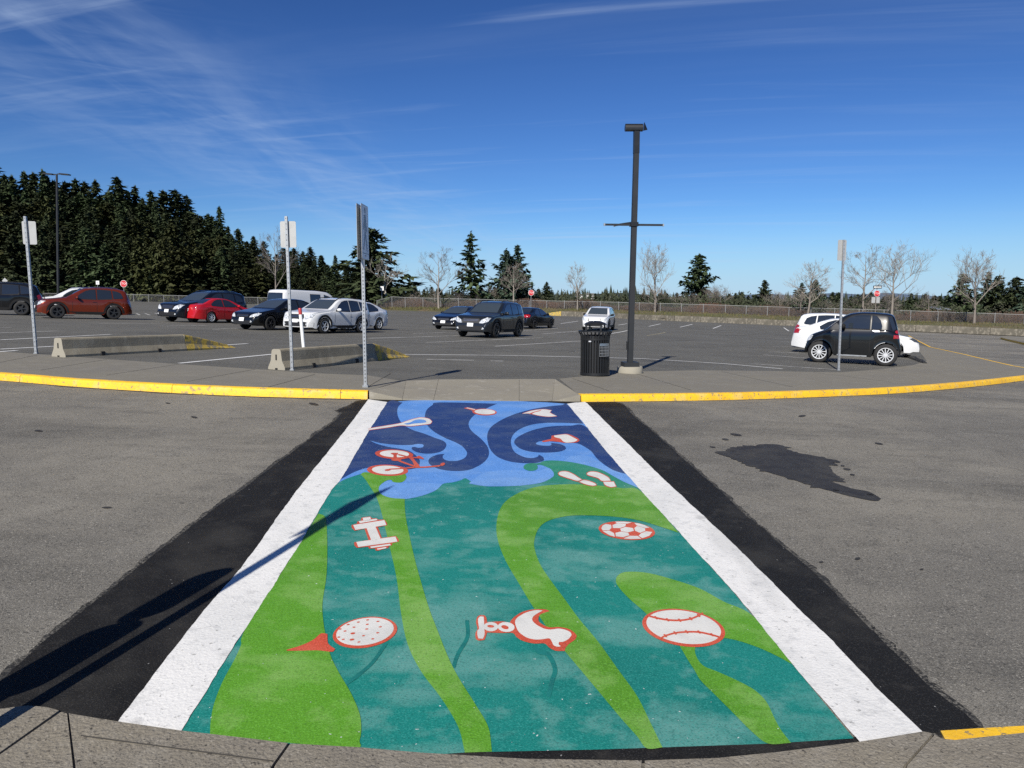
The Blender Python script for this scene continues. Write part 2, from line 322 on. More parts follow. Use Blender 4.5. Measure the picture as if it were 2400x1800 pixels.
def spline(pts, n=6, ang=62, closed=True):
    """Catmull-Rom through pixel points; sharp turns stay sharp"""
    N = len(pts); P = [Vector(p[:2]) for p in pts]; out = []
    def corner(i):
        if not closed and i in (0, N - 1): return True
        a, b = P[i] - P[i - 1], P[(i + 1) % N] - P[i]
        return a.length < 1e-6 or b.length < 1e-6 or a.angle(b) > R(ang)
    cor = [corner(i) for i in range(N)]
    for i in range(N if closed else N - 1):
        p1, p2 = P[i], P[(i + 1) % N]
        if cor[i] and cor[(i + 1) % N]: out.append(p1); continue
        p0 = P[i - 1] if not cor[i] else p1 - (p2 - p1); p3 = P[(i + 2) % N] if not cor[(i + 1) % N] else p2 + (p2 - p1)
        for k in range(n):
            t = k / n
            out.append(.5 * ((2 * p1) + (p2 - p0) * t + (2 * p0 - 5 * p1 + 4 * p2 - p3) * t * t + (3 * p1 - p0 - 3 * p2 + p3) * t ** 3))
    if not closed: out.append(P[-1])
    return out
def rough(w, amp, step=.035):
    out = []
    for a, b in zip(w, w[1:] + w[:1]):
        n = max(1, min(400, int((b - a).length / step))); d = (b - a).normalized() if (b - a).length > 1e-6 else Vector((1, 0, 0)); nn = Vector((-d.y, d.x, 0))
        off = 0
        for k in range(n):
            off = off * .75 + random.gauss(0, amp); out.append(a.lerp(b, k / n) + nn * (off if k else 0))
    return out
def ground_poly(name, pts, m, parent, lift, f=RD, org=(0, 0, 0), smooth=True, n=6, jag=0, grow_m=0):
    q = spline(pts, n) if smooth else [Vector(p) for p in pts]
    w = [f(p.x, p.y) for p in q]
    if grow_m:
        N = len(w); sg = 1 if sum(w[i].x * w[(i + 1) % N].y - w[(i + 1) % N].x * w[i].y for i in range(N)) > 0 else -1; ww = []
        for i in range(N):
            d = w[(i + 1) % N] - w[i - 1]; d.z = 0; d.normalize(); ww.append(w[i] + Vector((d.y, -d.x, 0)) * sg * grow_m)
        w = ww
    if jag:
        w = rough(w, jag)
        for p in w: p.z = (zr if f is RD else zl)(p.x, p.y)
    if sum(w[i].x * w[(i + 1) % len(w)].y - w[(i + 1) % len(w)].x * w[i].y for i in range(len(w))) < 0: w.reverse()
    tri = geometry.tessellate_polygon([[Vector((p.x, p.y, 0)) for p in w]])
    fs = []
    for t in tri:
        a, b, c = (w[i] for i in t)
        fs.append(t if (b - a).cross(c - a).z > 0 else tuple(reversed(t)))
    return MB().add([(p.x, p.y, p.z + lift) for p in w], fs).build(name, m, parent, org=org)

# base ground to the horizon (under everything)
mb = MB()
xs = [-6000, -1500, -400, -160, -90, -50, -25, 0, 25, 50, 90, 160, 400, 1500, 6000]; ys = [-60, 0, 20, 50, 90, 130, 200, 400, 1500, 7000]
def zbase(x, y): return zl(max(-160, min(160, x)), max(0, min(y, 130))) - 1.2 - max(0, min(y, 1500) - 200) * .004
mb.add([(x, y, zbase(x, y)) for y in ys for x in xs], [(j * 15 + i, j * 15 + i + 1, (j + 1) * 15 + i + 1, (j + 1) * 15 + i) for j in range(9) for i in range(14)])
tag(mb.build('ground', M['field'], smooth=60), kind='structure')
# road sheet: near plane, then a lane a kerb's height below the lot
mb = MB(); xs = [-60, -40, -20, -10, 0, 10, 20, 30, 40, 50, 60, 80, 100]; ys = [-14, 0, 2.9, 11.7, 20, 30, 40, 50, 60, 70, 80, 90, 100, 112]
nx = len(xs)
mb.add([(x, y, zr(x, y)) for y in ys for x in xs], [(j * nx + i, j * nx + i + 1, (j + 1) * nx + i + 1, (j + 1) * nx + i) for j in range(len(ys) - 1) for i in range(nx - 1)])
road = tag(mb.build('road', M['road']), kind='structure')

# kerb line of the far pavement, on the road (photo pixels -> ground)
KL = [(-900, 838), (-500, 862), (-200, 879), (0, 892), (183, 907), (403, 921), (610, 930), (862, 936)]
KR = [(1363, 942), (1580, 940), (1800, 935), (2071, 924), (2234, 911), (2330, 901), (2400, 892)]
kl = [RD(*p) for p in spline(KL, 4, closed=False)]; kr = [RD(*p) for p in spline(KR, 4, closed=False)]
# the pavement's point beyond the frame, then its back edge (kerb facing away)
tip = [Vector((x, y, 0)) for x, y in ((15.0, 20.9), (15.9, 22.0), (16.4, 22.9), (16.75, 23.9))]
back = [LT(*p) for p in ((2400, 862), (2330, 846.5), (2265, 831), (2225, 822.5), (2185, 814), (2163, 803), (2145, 794), (2132, 787))]
back = [p.copy() for p in back]; back[0] = Vector((17.0, 24.9, 0))
kr += tip + back
for p in kr[-len(tip) - len(back):]: p.z = zr(p.x, p.y)
KH = .112
def kerb(name, line, m, label=None):
    """kerb laid in stones about 2.4 m long, side facing the road on the right of the line's direction... inner side = left"""
    root = empty(name, line[0]); tag(root, kind='structure')
    seg, acc, cur = [], 0, [line[0]]
    for a, b in zip(line, line[1:]):
        cur.append(b); acc += (b - a).length
        if acc > 2.6: seg.append(cur); cur = [b]; acc = 0
    if len(cur) > 1: seg.append(cur)
    for s in seg:
        mbk = MB(); ring = []
        n = len(s)
        for i, p in enumerate(s):
            d = (s[min(i + 1, n - 1)] - s[max(i - 1, 0)]); d.z = 0; d.normalize(); nrm = Vector((-d.y, d.x, 0))
            if i == 0: p = p + d * .004
            if i == n - 1: p = p - d * .004
            zt = zl(p.x, p.y) + .012; zb_ = zr(p.x, p.y) - .05
            j = random.uniform(-.004, .004)
            for off, z in ((-.012, zb_), (.0 + j, zb_ + .05), (.012, zt - .03), (.022, zt - .010), (.045, zt), (.15, zt + .002), (.152, zb_)):
                q = p + nrm * off; ring.append((q.x, q.y, z))
        fs = [(i * 7 + k, (i + 1) * 7 + k, (i + 1) * 7 + (k + 1) % 7, i * 7 + (k + 1) % 7) for i in range(n - 1) for k in range(7)]
        fs += [tuple(range(7)), tuple(reversed(range((n - 1) * 7, n * 7)))]
        mbk.add(ring, fs).build('kerb_stone', m, root, org=line[0], smooth=40)
    return root
kerb('kerb', kl, M['kerb']); kerb('kerb', kr, M['kerb'])
def inner(line, off):
    out = []
    for i, p in enumerate(line):
        d = (line[min(i + 1, len(line) - 1)] - line[max(i - 1, 0)]); d.z = 0; d.normalize(); out.append(p + Vector((-d.y, d.x, 0)) * off)
    return out
il, ir = inner(kl, .15), inner(kr, .15)
# ramp opening: pavement edge set back behind the sloping slabs
ramp_top = [LT(*p) for p in ((862, 914.5), (952, 893), (1120, 890), (1300, 889), (1363, 922))]
ramp_top[0] = il[-1].copy(); ramp_top[-1] = ir[0].copy()
# parking lot: near part (planar) and far part in rows
YS = 40.0
nb = len(back)
edge = il + ramp_top[1:-1] + ir
near = [p for p in edge if p.y <= YS]
pts_n = [Vector((-62, 12.0, 0)), Vector((-30, 12.0, 0))] + [p for p in near if p.x > -29]
last = pts_n[-1]
nxt = next(p for p in edge[edge.index(last):] if p.y > YS)
t = (YS - last.y) / (nxt.y - last.y); xr40 = last.x + (nxt.x - last.x) * t
pts_n += [Vector((xr40, YS, 0)), Vector((-62, YS, 0))]
def flat(name, pts, m, lift, parent=None, kind='structure', f=zl):
    w = [Vector((p.x, p.y, 0)) for p in pts]
    fs = []
    for tr in geometry.tessellate_polygon([w]):
        a, b, c = (w[i] for i in tr); fs.append(tr if (b - a).cross(c - a).z > 0 else tuple(reversed(tr)))
    o = MB().add([(p.x, p.y, f(p.x, p.y) + lift) for p in w], fs).build(name, m, parent)
    if kind: tag(o, kind=kind)
    return o
lot = flat('parking_lot', pts_n, M['lot'], 0)
mb = MB(); rows = [YS + 5 * k for k in range(20)]
def xright(y):
    e = [p for p in back if p.y > YS - 8]
    for a, b in zip([Vector((xr40, YS, 0))] + e, e):
        if min(a.y, b.y) <= y <= max(a.y, b.y) and abs(b.y - a.y) > 1e-6: return a.x + (b.x - a.x) * (y - a.y) / (b.y - a.y)
    return e[-1].x + max(0, y - e[-1].y) * .22
NC = 18
mb.add([((-110 if k else -62) + ((xright(y) if k else xr40) + (110 if k else 62)) * i / NC, y, 0) for k, y in enumerate(rows) for i in range(NC + 1)],
       [(j * (NC + 1) + i, j * (NC + 1) + i + 1, (j + 1) * (NC + 1) + i + 1, (j + 1) * (NC + 1) + i) for j in range(len(rows) - 1) for i in range(NC)])
mb.v = [(x, y, zl(x, y)) for x, y, z in mb.v]
mb.build('far_lot_surface', M['lot'], lot)

# pavement (paler surface between kerb and lot)
wb_l = [LT(*p) for p in ((862, 880), (780, 877), (694, 872), (560, 863), (423, 854), (250, 842), (0, 824), (-300, 806), (-700, 788))]
walk_l = flat('pavement', [p for p in il if p.x > wb_l[-1].x] + [LT(900, 905), LT(940, 893)] + wb_l, M['walk'], .004)
wb_r = [LT(*p) for p in ((2140, 806), (2158, 828), (2172, 846), (2140, 856), (2060, 866), (1968, 873), (1800, 870), (1640, 868), (1500, 871), (1400, 879), (1310, 888))]
k2 = ir[:-5]
walk_r = flat('pavement', k2 + wb_r, M['walk'], .004)
def seam(a, b, par, f=LT, w=.012, lift=.007, m='seam'):
    """narrow tooled joint"""
    pa, pb = f(*a), f(*b); d = (pb - pa); d.z = 0; d.normalize(); nn = Vector((-d.y, d.x, 0)) * w / 2
    zf = zl if f is LT else zr
    q = [pa - nn, pb - nn, pb + nn, pa + nn]
    return MB().add([(p.x, p.y, zf(p.x, p.y) + lift) for p in q], [(0, 1, 2, 3)]).build('joint', M[m], par)
M['seam_c'] = mat('dark_joint', (.055, .05, .042), .95)
for a, b in (((438, 895), (598, 866)), ((628, 908), (738, 878)), ((250, 880), (425, 853)), ((95, 868), (250, 843)), ((-40, 858), (90, 832)), ((866, 905), (915, 876))): seam(a, b, walk_l, m='seam_c')
for a, b in (((1428, 917), (1342, 888)), ((1620, 915), (1480, 873)), ((1860, 908), (1690, 871)), ((2090, 896), (1905, 873))): seam(a, b, walk_r, m='seam_c')
# ramp slabs: quads from the road up to the pavement
ramp = empty('kerb_ramp', (-.5, 11.7, .2)); tag(ramp, kind='structure')
rb = [RD(866, 937), RD(1016, 939), RD(1217, 941), RD(1360, 943)]
rt = [ramp_top[1], LT(1028, 890), LT(1217, 889.5), ramp_top[3]]
def slab(pts4, mat_, par, name='slab', th=.12, gap=.006, org=(0, 0, 0)):
    c = sum(pts4, Vector()) / len(pts4); q = [p + (c - p).normalized() * gap for p in pts4]; n = len(q)
    if sum(q[i].x * q[(i + 1) % n].y - q[(i + 1) % n].x * q[i].y for i in range(n)) < 0: q.reverse()
    vs = [(p.x, p.y, p.z) for p in q] + [(p.x, p.y, p.z - th) for p in q]
    fs = [tuple(range(n)), tuple(reversed(range(n, 2 * n)))] + [(i, n + i, n + (i + 1) % n, (i + 1) % n) for i in range(n)]
    return MB().add(vs, fs).build(name, mat_, par, org=org)
def up(p, dz): return Vector((p.x, p.y, p.z + dz))
ro = ramp.location
lt0 = up(kl[-1], 0); lt0.z = zl(lt0.x, lt0.y) + .01; lt1 = il[-1].copy(); lt1.z = zl(lt1.x, lt1.y) + .01
rt0 = up(kr[0], 0); rt0.z = zl(rt0.x, rt0.y) + .01; rt1 = ir[0].copy(); rt1.z = zl(rt1.x, rt1.y) + .01
rm = [up(p, .012) for p in rb]; rtt = [up(p, .008) for p in rt]
slab([rm[0] + Vector((.5, .05, .0)), rm[1], rtt[1], rtt[0]], M['ramp'], ramp, org=ro)
slab([lt0 + Vector((.02, 0, 0)), rm[0] + Vector((.5, .05, 0)), rtt[0], lt1], M['ramp'], ramp, org=ro)
slab([rm[1], rm[2], rtt[2], rtt[1]], M['ramp'], ramp, org=ro)
slab([rm[2], rm[3] - Vector((.45, -.05, 0)), rtt[3], rtt[2]], M['ramp'], ramp, org=ro)
slab([rm[3] - Vector((.45, -.05, 0)), rt0 - Vector((.02, 0, 0)), rt1, rtt[3]], M['ramp'], ramp, org=ro)

# near apron of concrete under the photographer
apron = empty('apron', (0, 2.4, 0)); tag(apron, kind='structure')
def ap(u, v, dz=.014): p = RD(u, v); return up(p, dz)
def apb(x, y=-2.5): return Vector((x, y, zr(x, max(y, -2.5)) + .014))
AP = [[(-420, 1800), (0, 1668), (66, 1660), (112, 1664), (140, 1672), (0, 1772), (-260, 1960)],
      [(0, 1776), (144, 1675), (158, 1679), (172, 1800), (186, 1960), (-240, 1960)],
      [(161, 1679), (270, 1697), (425, 1719), (596, 1739), (676, 1749), (640, 1800), (560, 1960), (190, 1960), (176, 1800)],
      [(680, 1750), (831, 1758), (990, 1771), (1230, 1786), (1505, 1790), (1500, 1960), (566, 1960), (645, 1800)],
      [(1510, 1790), (1680, 1784), (1818, 1770), (2017, 1745), (2165, 1721), (2186, 1726), (2120, 1800), (2060, 1960), (1506, 1960)],
      [(2190, 1728), (2206, 1738), (2236, 1741), (2400, 1724), (2700, 1700), (2900, 1960), (2066, 1960), (2126, 1800)]]
def lowpt(u, v):  # below the frame the rays still meet the road plane
    return ap(u, v)
for q in AP: slab([lowpt(*p) for p in q], M['apron'], apron, org=apron.location, gap=.002)
slab([apb(-5, -3), apb(5, -3), up(RD(2600, 2000), .008), up(RD(-600, 2000), .008)], M['apron'], apron, org=apron.location)
seam((190, 1733), (640, 1793), apron, RD, .008, .0165, 'seam_c').location = -Vector(apron.location)
# painted edge of the apron, left and right
def strip_slab(pts, m, name, org): return slab([ap(*p, .009) for p in pts], m, apron, name, th=.1, gap=0, org=org)
strip_slab([(2204, 1717), (2300, 1711), (2420, 1704), (2700, 1684), (2700, 1702), (2400, 1722.5), (2236, 1739.5), (2214, 1735)], M['kerb'], 'painted_kerb_edge', apron.location)
0 and strip_slab([(-420, 1700), (0, 1663), (64, 1657.5), (66, 1660.5), (0, 1690), (-420, 1815)], M['kerb'], 'painted_kerb_edge', apron.location)

# ------------------------------------------------------------------ crosswalk mural
def tr(x0, y0, s): return lambda *pp: [(x0 + x * s, y0 + y * s) for x, y in pp]
cA, cB = tr(780, 930, .18083), tr(1120, 930, .18083)
c7, c8 = tr(400, 1150, .39177), tr(1050, 1100, .45208)
cBK, cDB, cSB = tr(840, 1040, .09946), tr(800, 1200, .07233), tr(1380, 1200, .08137)
cSN, cBB, cGB = tr(1100, 1410, .12658), tr(1480, 1400, .1085), tr(650, 1430, .13562)
cD, cE = tr(0, 1150, .39172), tr(1650, 950, .48232)
MO = Vector((0, 7, zr(0, 7)))
mural = empty('crosswalk_mural', MO)
tag(mural, 'painted crosswalk mural of blue waves, green hills and white sports emblems on the road', 'mural')
L0 = .003
def layer(k): return L0 + .0008 * k
def art(name, pts, m, k, parent=mural, smooth=True, n=6):
    o = ground_poly(name, pts, M[m], parent, layer(k), RD, MO, smooth, n, 0.0022 if m == 'seal' else .0016 if m == 'white' else 0); return o
LI = [(908, 943), (866.8, 1008), (798, 1125), (776, 1151), (688, 1299), (588, 1456), (517.5, 1565), (424, 1718)]
LO = [(863, 936.5), (829, 984), (780, 1046), (696, 1150), (564.5, 1334), (478, 1432), (400, 1532), (276, 1696)]
RI = [(1329, 947), (1368, 992), (1418, 1055), (1473, 1118), (1520, 1170.5), (1592.5, 1249), (1719, 1389), (1859, 1561), (2017, 1744)]
RO = [(1371, 942.5), (1427, 997), (1463.6, 1033), (1520, 1089), (1531.5, 1101), (1728, 1285), (1850, 1407), (1945, 1498), (2050, 1611), (2165, 1720.5)]
BOT = [(424, 1718), (596, 1738), (831, 1757), (990, 1769), (1050, 1768), (1091, 1765), (1412, 1758), (1800, 1744.5), (2001, 1732)]
# black sealcoat under and beside the mural
seal_l = cA((420, 40), (320, 55), (180, 130), (50, 180), (120, 212), (30, 310), (0, 335)) + [(735, 1022), (668, 1072), (610, 1115)] + cD((1440, 0), (1250, 130), (1120, 235), (900, 400), (700, 565), (500, 720), (300, 870), (150, 1005), (0, 1140)) + [(-160, 1700), (0, 1663), (66, 1659), (118, 1663), (149, 1672), (276, 1698)]
sl = art('sealcoat_strip', seal_l + list(reversed(LO)), 'seal', -.6, smooth=False)
seal_r = cB((1400, 62), (1700, 62), (1840, 82), (1920, 130), (2000, 230), (2100, 320), (2212, 400)) + cE((0, 350), (90, 425), (200, 535), (290, 600), (380, 685), (520, 800), (640, 915), (760, 1040), (900, 1180), (1010, 1280), (1130, 1395), (1270, 1500), (1310, 1540), (1335, 1566), (1150, 1592), (1070, 1600))
art('sealcoat_strip', seal_r + list(reversed(RO)), 'seal', -.6, smooth=False)
for q in (seal_l + list(reversed(LO)), seal_r + list(reversed(RO))): ground_poly('sealcoat_overspray', q, M['seal_edge'], mural, .0012, RD, MO, False, jag=.006, grow_m=.035)
art('sealcoat_strip', [(863, 936), (1371, 942), (1371, 951), (863, 945)], 'seal', -.6, smooth=False)
art('sealcoat_strip', [(640, 1738), (831, 1754), (990, 1766), (1412, 1755), (1800, 1740), (2005, 1728), (2022, 1743), (1818, 1770), (1502, 1790), (1230, 1787), (990, 1773)], 'seal', -.6, smooth=False)
art('white_border', LO + list(reversed(LI)), 'white', 3.6, smooth=False)
art('white_border', RI + list(reversed(RO)), 'white', 3.6, smooth=False)
art('teal_field', [(908, 943)] + LI[1:] + BOT[1:] + list(reversed(RI[:-1])), 'teal', 0, smooth=False)
# blue water with its scalloped lower edge
low = cB((2090, 1190), (1900, 1110), (1750, 1030), (1600, 950), (1400, 890), (1200, 850), (1000, 830), (865, 835), (790, 862), (690, 868), (620, 880), (590, 912), (605, 943), (670, 965), (740, 960), (775, 930), (768, 888), (830, 892), (900, 920), (970, 970), (986, 1020), (955, 1055), (850, 1110), (700, 1140), (500, 1160), (250, 1167), (100, 1165)) + \
      cA((1950, 1152), (1800, 1105), (1720, 1060), (1660, 1085), (1560, 1112), (1425, 1135), (1330, 1220), (1150, 1290), (940, 1330), (760, 1315), (650, 1280), (600, 1230), (600, 1172), (640, 1130), (700, 1092), (758, 1085), (780, 1110), (860, 1120), (922, 1100), (955, 1050), (940, 1008), (700, 1030), (440, 988), (360, 1006), (180, 1065), (62, 1122))
art('blue_water', [(788, 1131)] + [(798, 1125), (866.8, 1008), (908, 943), (1329, 947), (1368, 992), (1418, 1055), (1473, 1118)] + low, 'blue', 1)
art('periwinkle_cloud', cA((1425, 1135), (1330, 1220), (1150, 1290), (940, 1330), (760, 1315), (650, 1280), (600, 1230), (600, 1172), (640, 1130), (720, 1098), (900, 1125), (1150, 1118)), 'peri', 2)
art('periwinkle_cloud', cB((985, 1020), (955, 1055), (850, 1110), (700, 1140), (500, 1160), (250, 1167), (60, 1160), (-120, 1130), (60, 1000), (300, 960), (560, 960), (760, 975), (900, 925), (970, 970)), 'peri', 2)
art('periwinkle_cloud', cB((2090, 1190), (1900, 1110), (1750, 1030), (1600, 950), (1400, 890), (1200, 850), (1100, 838), (1250, 770), (1450, 780), (1640, 890), (1750, 955), (1860, 992), (1940, 1010), (1985, 1070)), 'peri', 2)
art('sea_green_hill', cB((2090, 1190), (1900, 1110), (1750, 1030), (1600, 950), (1400, 890), (1200, 850), (1000, 830), (865, 835), (800, 868), (860, 900), (930, 940), (986, 1020), (955, 1055), (850, 1110), (780, 1128), (1000, 1120), (1400, 1150), (1800, 1185), (2120, 1232)), 'sea', 1)
art('sea_green_curl', cB((690, 868), (620, 880), (590, 912), (605, 943), (670, 965), (740, 960), (775, 930), (768, 888), (800, 868)), 'sea', 3)
# navy swells
art('navy_swell', cA((708, 74), (905, 78), (850, 130), (835, 200), (850, 270), (890, 340), (950, 390), (1050, 440), (1180, 480), (1320, 535), (1420, 570), (1465, 605), (1470, 640), (1440, 690), (1370, 725), (1250, 742), (1140, 735), (1060, 710), (1020, 680), (1025, 660), (1060, 655), (1110, 665), (1160, 660), (1180, 640), (1165, 622), (1100, 615), (1020, 628), (900, 630), (740, 620), (600, 600), (480, 570), (560, 610), (700, 650), (830, 672), (940, 692), (1010, 715), (1070, 760), (1120, 815), (1128, 860), (1100, 915), (1040, 938), (960, 945), (850, 915), (760, 893), (600, 900), (450, 925), (330, 960), (220, 1010), (100, 1078)) + [(866.8, 1008)], 'navy', 2)
art('navy_swell', cA((1390, 76), (2130, 92), (2000, 150), (1850, 230), (1780, 300), (1760, 360), (1780, 420), (1830, 475), (1900, 530), (1960, 590), (2005, 650), (2025, 720), (2010, 790), (1950, 860), (1850, 920), (1750, 955), (1620, 968), (1480, 960), (1360, 935), (1270, 890), (1240, 850), (1250, 810), (1300, 775), (1370, 752), (1450, 745), (1425, 770), (1430, 800), (1470, 828), (1550, 838), (1640, 828), (1710, 795), (1740, 745), (1725, 700), (1670, 640), (1580, 590), (1450, 535), (1350, 480), (1280, 430), (1220, 365), (1200, 300), (1195, 240), (1220, 170), (1290, 112)), 'navy', 2)
art('navy_swell', cB((1168, 112), (1080, 112), (900, 130), (700, 165), (500, 220), (330, 290), (200, 370), (140, 440), (120, 520), (135, 620), (170, 700), (250, 780), (380, 835), (520, 860), (680, 867), (790, 855), (860, 828), (845, 785), (790, 755), (775, 780), (720, 797), (640, 795), (560, 770), (490, 730), (450, 680), (428, 600), (440, 530), (480, 470), (560, 415), (680, 370), (840, 345), (1050, 340), (1370, 352)), 'navy', 2)
art('navy_swell', cB((1392, 388), (1200, 378), (1020, 382), (860, 400), (700, 440), (580, 490), (500, 540), (470, 590), (490, 630), (560, 680), (680, 715), (850, 728), (1000, 722), (1100, 705), (1145, 675), (1120, 640), (1050, 615), (950, 602), (955, 625), (920, 640), (820, 635), (760, 620), (755, 600), (800, 582), (900, 580), (1020, 590), (1200, 598), (1300, 612), (1380, 650), (1470, 712), (1540, 800), (1640, 885), (1750, 952), (1860, 990), (1940, 1010), (1650, 692)), 'navy', 2.4)
# lime hills and stems
art('lime_stem', cA((360, 1006), (440, 984), (700, 1030), (940, 1004), (955, 1050), (922, 1100), (860, 1120), (780, 1110), (758, 1085), (700, 1092), (640, 1130), (600, 1175), (600, 1232), (650, 1282), (760, 1317), (944, 1330)) + c7((1400, 60), (1405, 150), (1430, 280), (1470, 450), (1540, 690), (1600, 850), (1660, 1000), (1720, 1120), (1820, 1280), (1900, 1420), (1922, 1568), (1760, 1574), (1720, 1420), (1620, 1250), (1500, 1090), (1420, 930), (1380, 750), (1350, 520), (1300, 300), (1260, 130), (1225, 20)) + cA((545, 1265), (490, 1185), (430, 1090)), 'lime', 3)
art('lime_hill', c7((884, 140), (925, 162), (935, 250), (937, 400), (930, 530), (908, 680), (915, 800), (935, 900), (960, 1000), (1010, 1100), (1080, 1220), (1130, 1340), (1140, 1430), (1130, 1500), (1098, 1548), (700, 1515), (235, 1470), (240, 1380), (260, 1280), (310, 1150), (380, 1020), (420, 930), (424, 885), (480, 780), (735, 382)), 'lime', 3)
art('lime_arch', c8((1004, 120), (900, 100), (720, 82), (560, 82), (430, 100), (330, 145), (275, 200), (252, 280), (258, 370), (300, 480), (370, 600), (430, 700), (510, 820), (600, 940), (700, 1060), (800, 1180), (900, 1300), (980, 1390), (1030, 1452), (1112, 1448), (1050, 1320), (980, 1180), (880, 1040), (780, 900), (680, 780), (600, 670), (540, 590), (480, 500), (450, 420), (448, 370), (470, 310), (520, 270), (620, 245), (740, 242), (880, 250), (1000, 270), (1100, 300), (1196, 332)), 'lime', 3)
art('lime_leaf', c8((870, 580), (885, 550), (930, 535), (1030, 540), (1150, 570), (1300, 620), (1430, 690), (1590, 772), (1786, 1016), (1700, 970), (1600, 925), (1480, 887), (1400, 880), (1250, 890), (1100, 830), (1020, 745), (940, 675), (885, 615)), 'lime', 3)
art('lime_leaf', c8((1195, 910), (1285, 910), (1282, 960), (1320, 1020), (1400, 1055), (1500, 1100), (1590, 1150), (1650, 1210), (1690, 1290), (1725, 1355), (1778, 1424), (1662, 1428), (1580, 1370), (1480, 1270), (1380, 1170), (1310, 1100), (1280, 1050), (1245, 995)), 'lime', 3)
# streaks where wet paint ran
def strokes(name, pts, w, m, k, parent, cap=0):
    P = [Vector(p) for p in spline(pts, 5, closed=False)]; a = []; b = []
    for i, p in enumerate(P):
        d = (P[min(i + 1, len(P) - 1)] - P[max(i - 1, 0)]).normalized(); nn = Vector((-d.y, d.x)) * w / 2
        a.append(p + nn); b.append(p - nn)
    return art(name, [tuple(q) for q in a + b[::-1]], m, k, parent, False)
strokes('drip', c7((1290, 915), (1210, 1030), (1120, 1110), (1030, 1175)), 8, 'drip', 2.5, mural)
strokes('drip', c7((1772, 780), (1775, 880), (1720, 980), (1690, 1065)), 9, 'drip', 2.5, mural)
strokes('drip', c8((445, 920), (470, 950), (520, 965), (555, 1040), (540, 1100), (520, 1185)), 11, 'drip', 2.5, mural)
def ell(c, a, b, rot=0, n=44):
    r = R(rot); return [(c[0] + a * math.cos(t) * math.cos(r) - b * math.sin(t) * math.sin(r), c[1] + a * math.cos(t) * math.sin(r) + b * math.sin(t) * math.cos(r)) for t in (2 * math.pi * k / n for k in range(n))]
def grow(pts, dx, dy):
    cx_ = sum(p[0] for p in pts) / len(pts); cy_ = sum(p[1] for p in pts) / len(pts); out = []
    n = len(pts)
    for i, p in enumerate(pts):
        a, b = Vector(pts[i - 1]), Vector(pts[(i + 1) % n]); d = b - a; nn = Vector((d.y, -d.x))
        if nn.length < 1e-6: out.append(p); continue
        nn.normalize()
        if nn.dot(Vector((p[0] - cx_, p[1] - cy_))) < 0 and sum(pts[j][0] * pts[(j + 1) % n][1] - pts[(j + 1) % n][0] * pts[j][1] for j in range(n)) < 0: nn = nn
        s = 1 if sum(pts[j][0] * pts[(j + 1) % n][1] - pts[(j + 1) % n][0] * pts[j][1] for j in range(n)) > 0 else -1
        out.append((p[0] + nn.x * s * dx, p[1] + nn.y * s * dy))
    return out
def emblem(name, base_pts, k=4, m='red', smooth=True):
    return art(name, base_pts, m, k, mural, smooth)
# golf ball and tee
o = emblem('golf_ball', cGB(*ell((1515, 405), 562, 262, -9)), smooth=False)
art('golf_ball_face', cGB(*ell((1515, 392), 502, 232, -9)), 'iconw', 5, o, False)
for x, y in ((1225, 272), (1400, 230), (1560, 192), (1738, 218), (1325, 318), (1555, 268), (1780, 312), (1085, 350), (1170, 385), (1545, 350), (1735, 415), (1490, 465), (1062, 490), (1140, 528), (1650, 520), (1410, 575)):
    art('dimple', cGB(*ell((x, y), 28, 11, -8, 10)), 'red', 6, o, False)
for x, y in ((1305, 425), (1290, 533)): art('dimple', cGB(*ell((x, y), 42, 17, -8, 12)), 'red', 6, o, False)
emblem('golf_tee', cGB((160, 705), (420, 625), (620, 530), (740, 430), (800, 418), (865, 430), (868, 560), (900, 620), (1000, 690), (960, 735), (880, 735), (700, 715), (400, 720), (165, 722)))
# baseball
o = emblem('baseball', cBB(*ell((1128, 682), 905, 395, 9)), smooth=False)
art('baseball_face', cBB(*ell((1128, 668), 815, 352, 9)), 'iconw', 5, o, False)
for q in (((330, 415), (530, 470), (780, 515), (1040, 525), (1280, 490), (1450, 420), (1545, 365)), ((615, 925), (730, 860), (940, 800), (1190, 775), (1460, 780), (1740, 840), (1890, 885))):
    strokes('seam', cBB(*q), 4.2, 'red', 6, o)
    for x, y in q[1:-1]: art('stitch', cBB((x - 45, y - 32), (x - 5, y - 38), (x + 45, y + 30), (x + 5, y + 36)), 'red', 6.6, o, False)
# whistle on its cord
o = emblem('whistle', cSN((1490, 195), (1400, 162), (1200, 162), (1000, 202), (850, 290), (770, 370), (740, 408), (600, 385), (330, 400), (300, 290), (220, 268), (150, 300), (125, 400), (150, 520), (115, 600), (120, 700), (170, 740), (280, 730), (330, 590), (600, 600), (800, 600), (880, 680), (1000, 750), (1200, 795), (1390, 795), (1480, 870), (1600, 930), (1770, 935), (1780, 880), (1850, 800), (1960, 720), (1990, 650), (1930, 580), (1820, 520), (1650, 490), (1480, 495), (1350, 440), (1280, 370), (1300, 270), (1400, 220)))
art('whistle_body', cSN((1360, 185), (1230, 180), (1050, 225), (900, 310), (850, 380), (855, 450), (900, 560), (970, 630), (1080, 695), (1220, 725), (1350, 720), (1480, 705), (1530, 770), (1560, 830), (1630, 858), (1695, 850), (1655, 815), (1660, 770), (1740, 765), (1840, 710), (1895, 640), (1870, 590), (1780, 545), (1650, 522), (1500, 540), (1380, 520), (1260, 460), (1180, 390), (1165, 330), (1220, 265)), 'iconw', 5, o)
art('cord', cSN((165, 340), (200, 300), (265, 300), (275, 420), (280, 540), (280, 640), (250, 710), (170, 705), (150, 640), (150, 560), (180, 520), (165, 420)), 'iconw', 5, o)
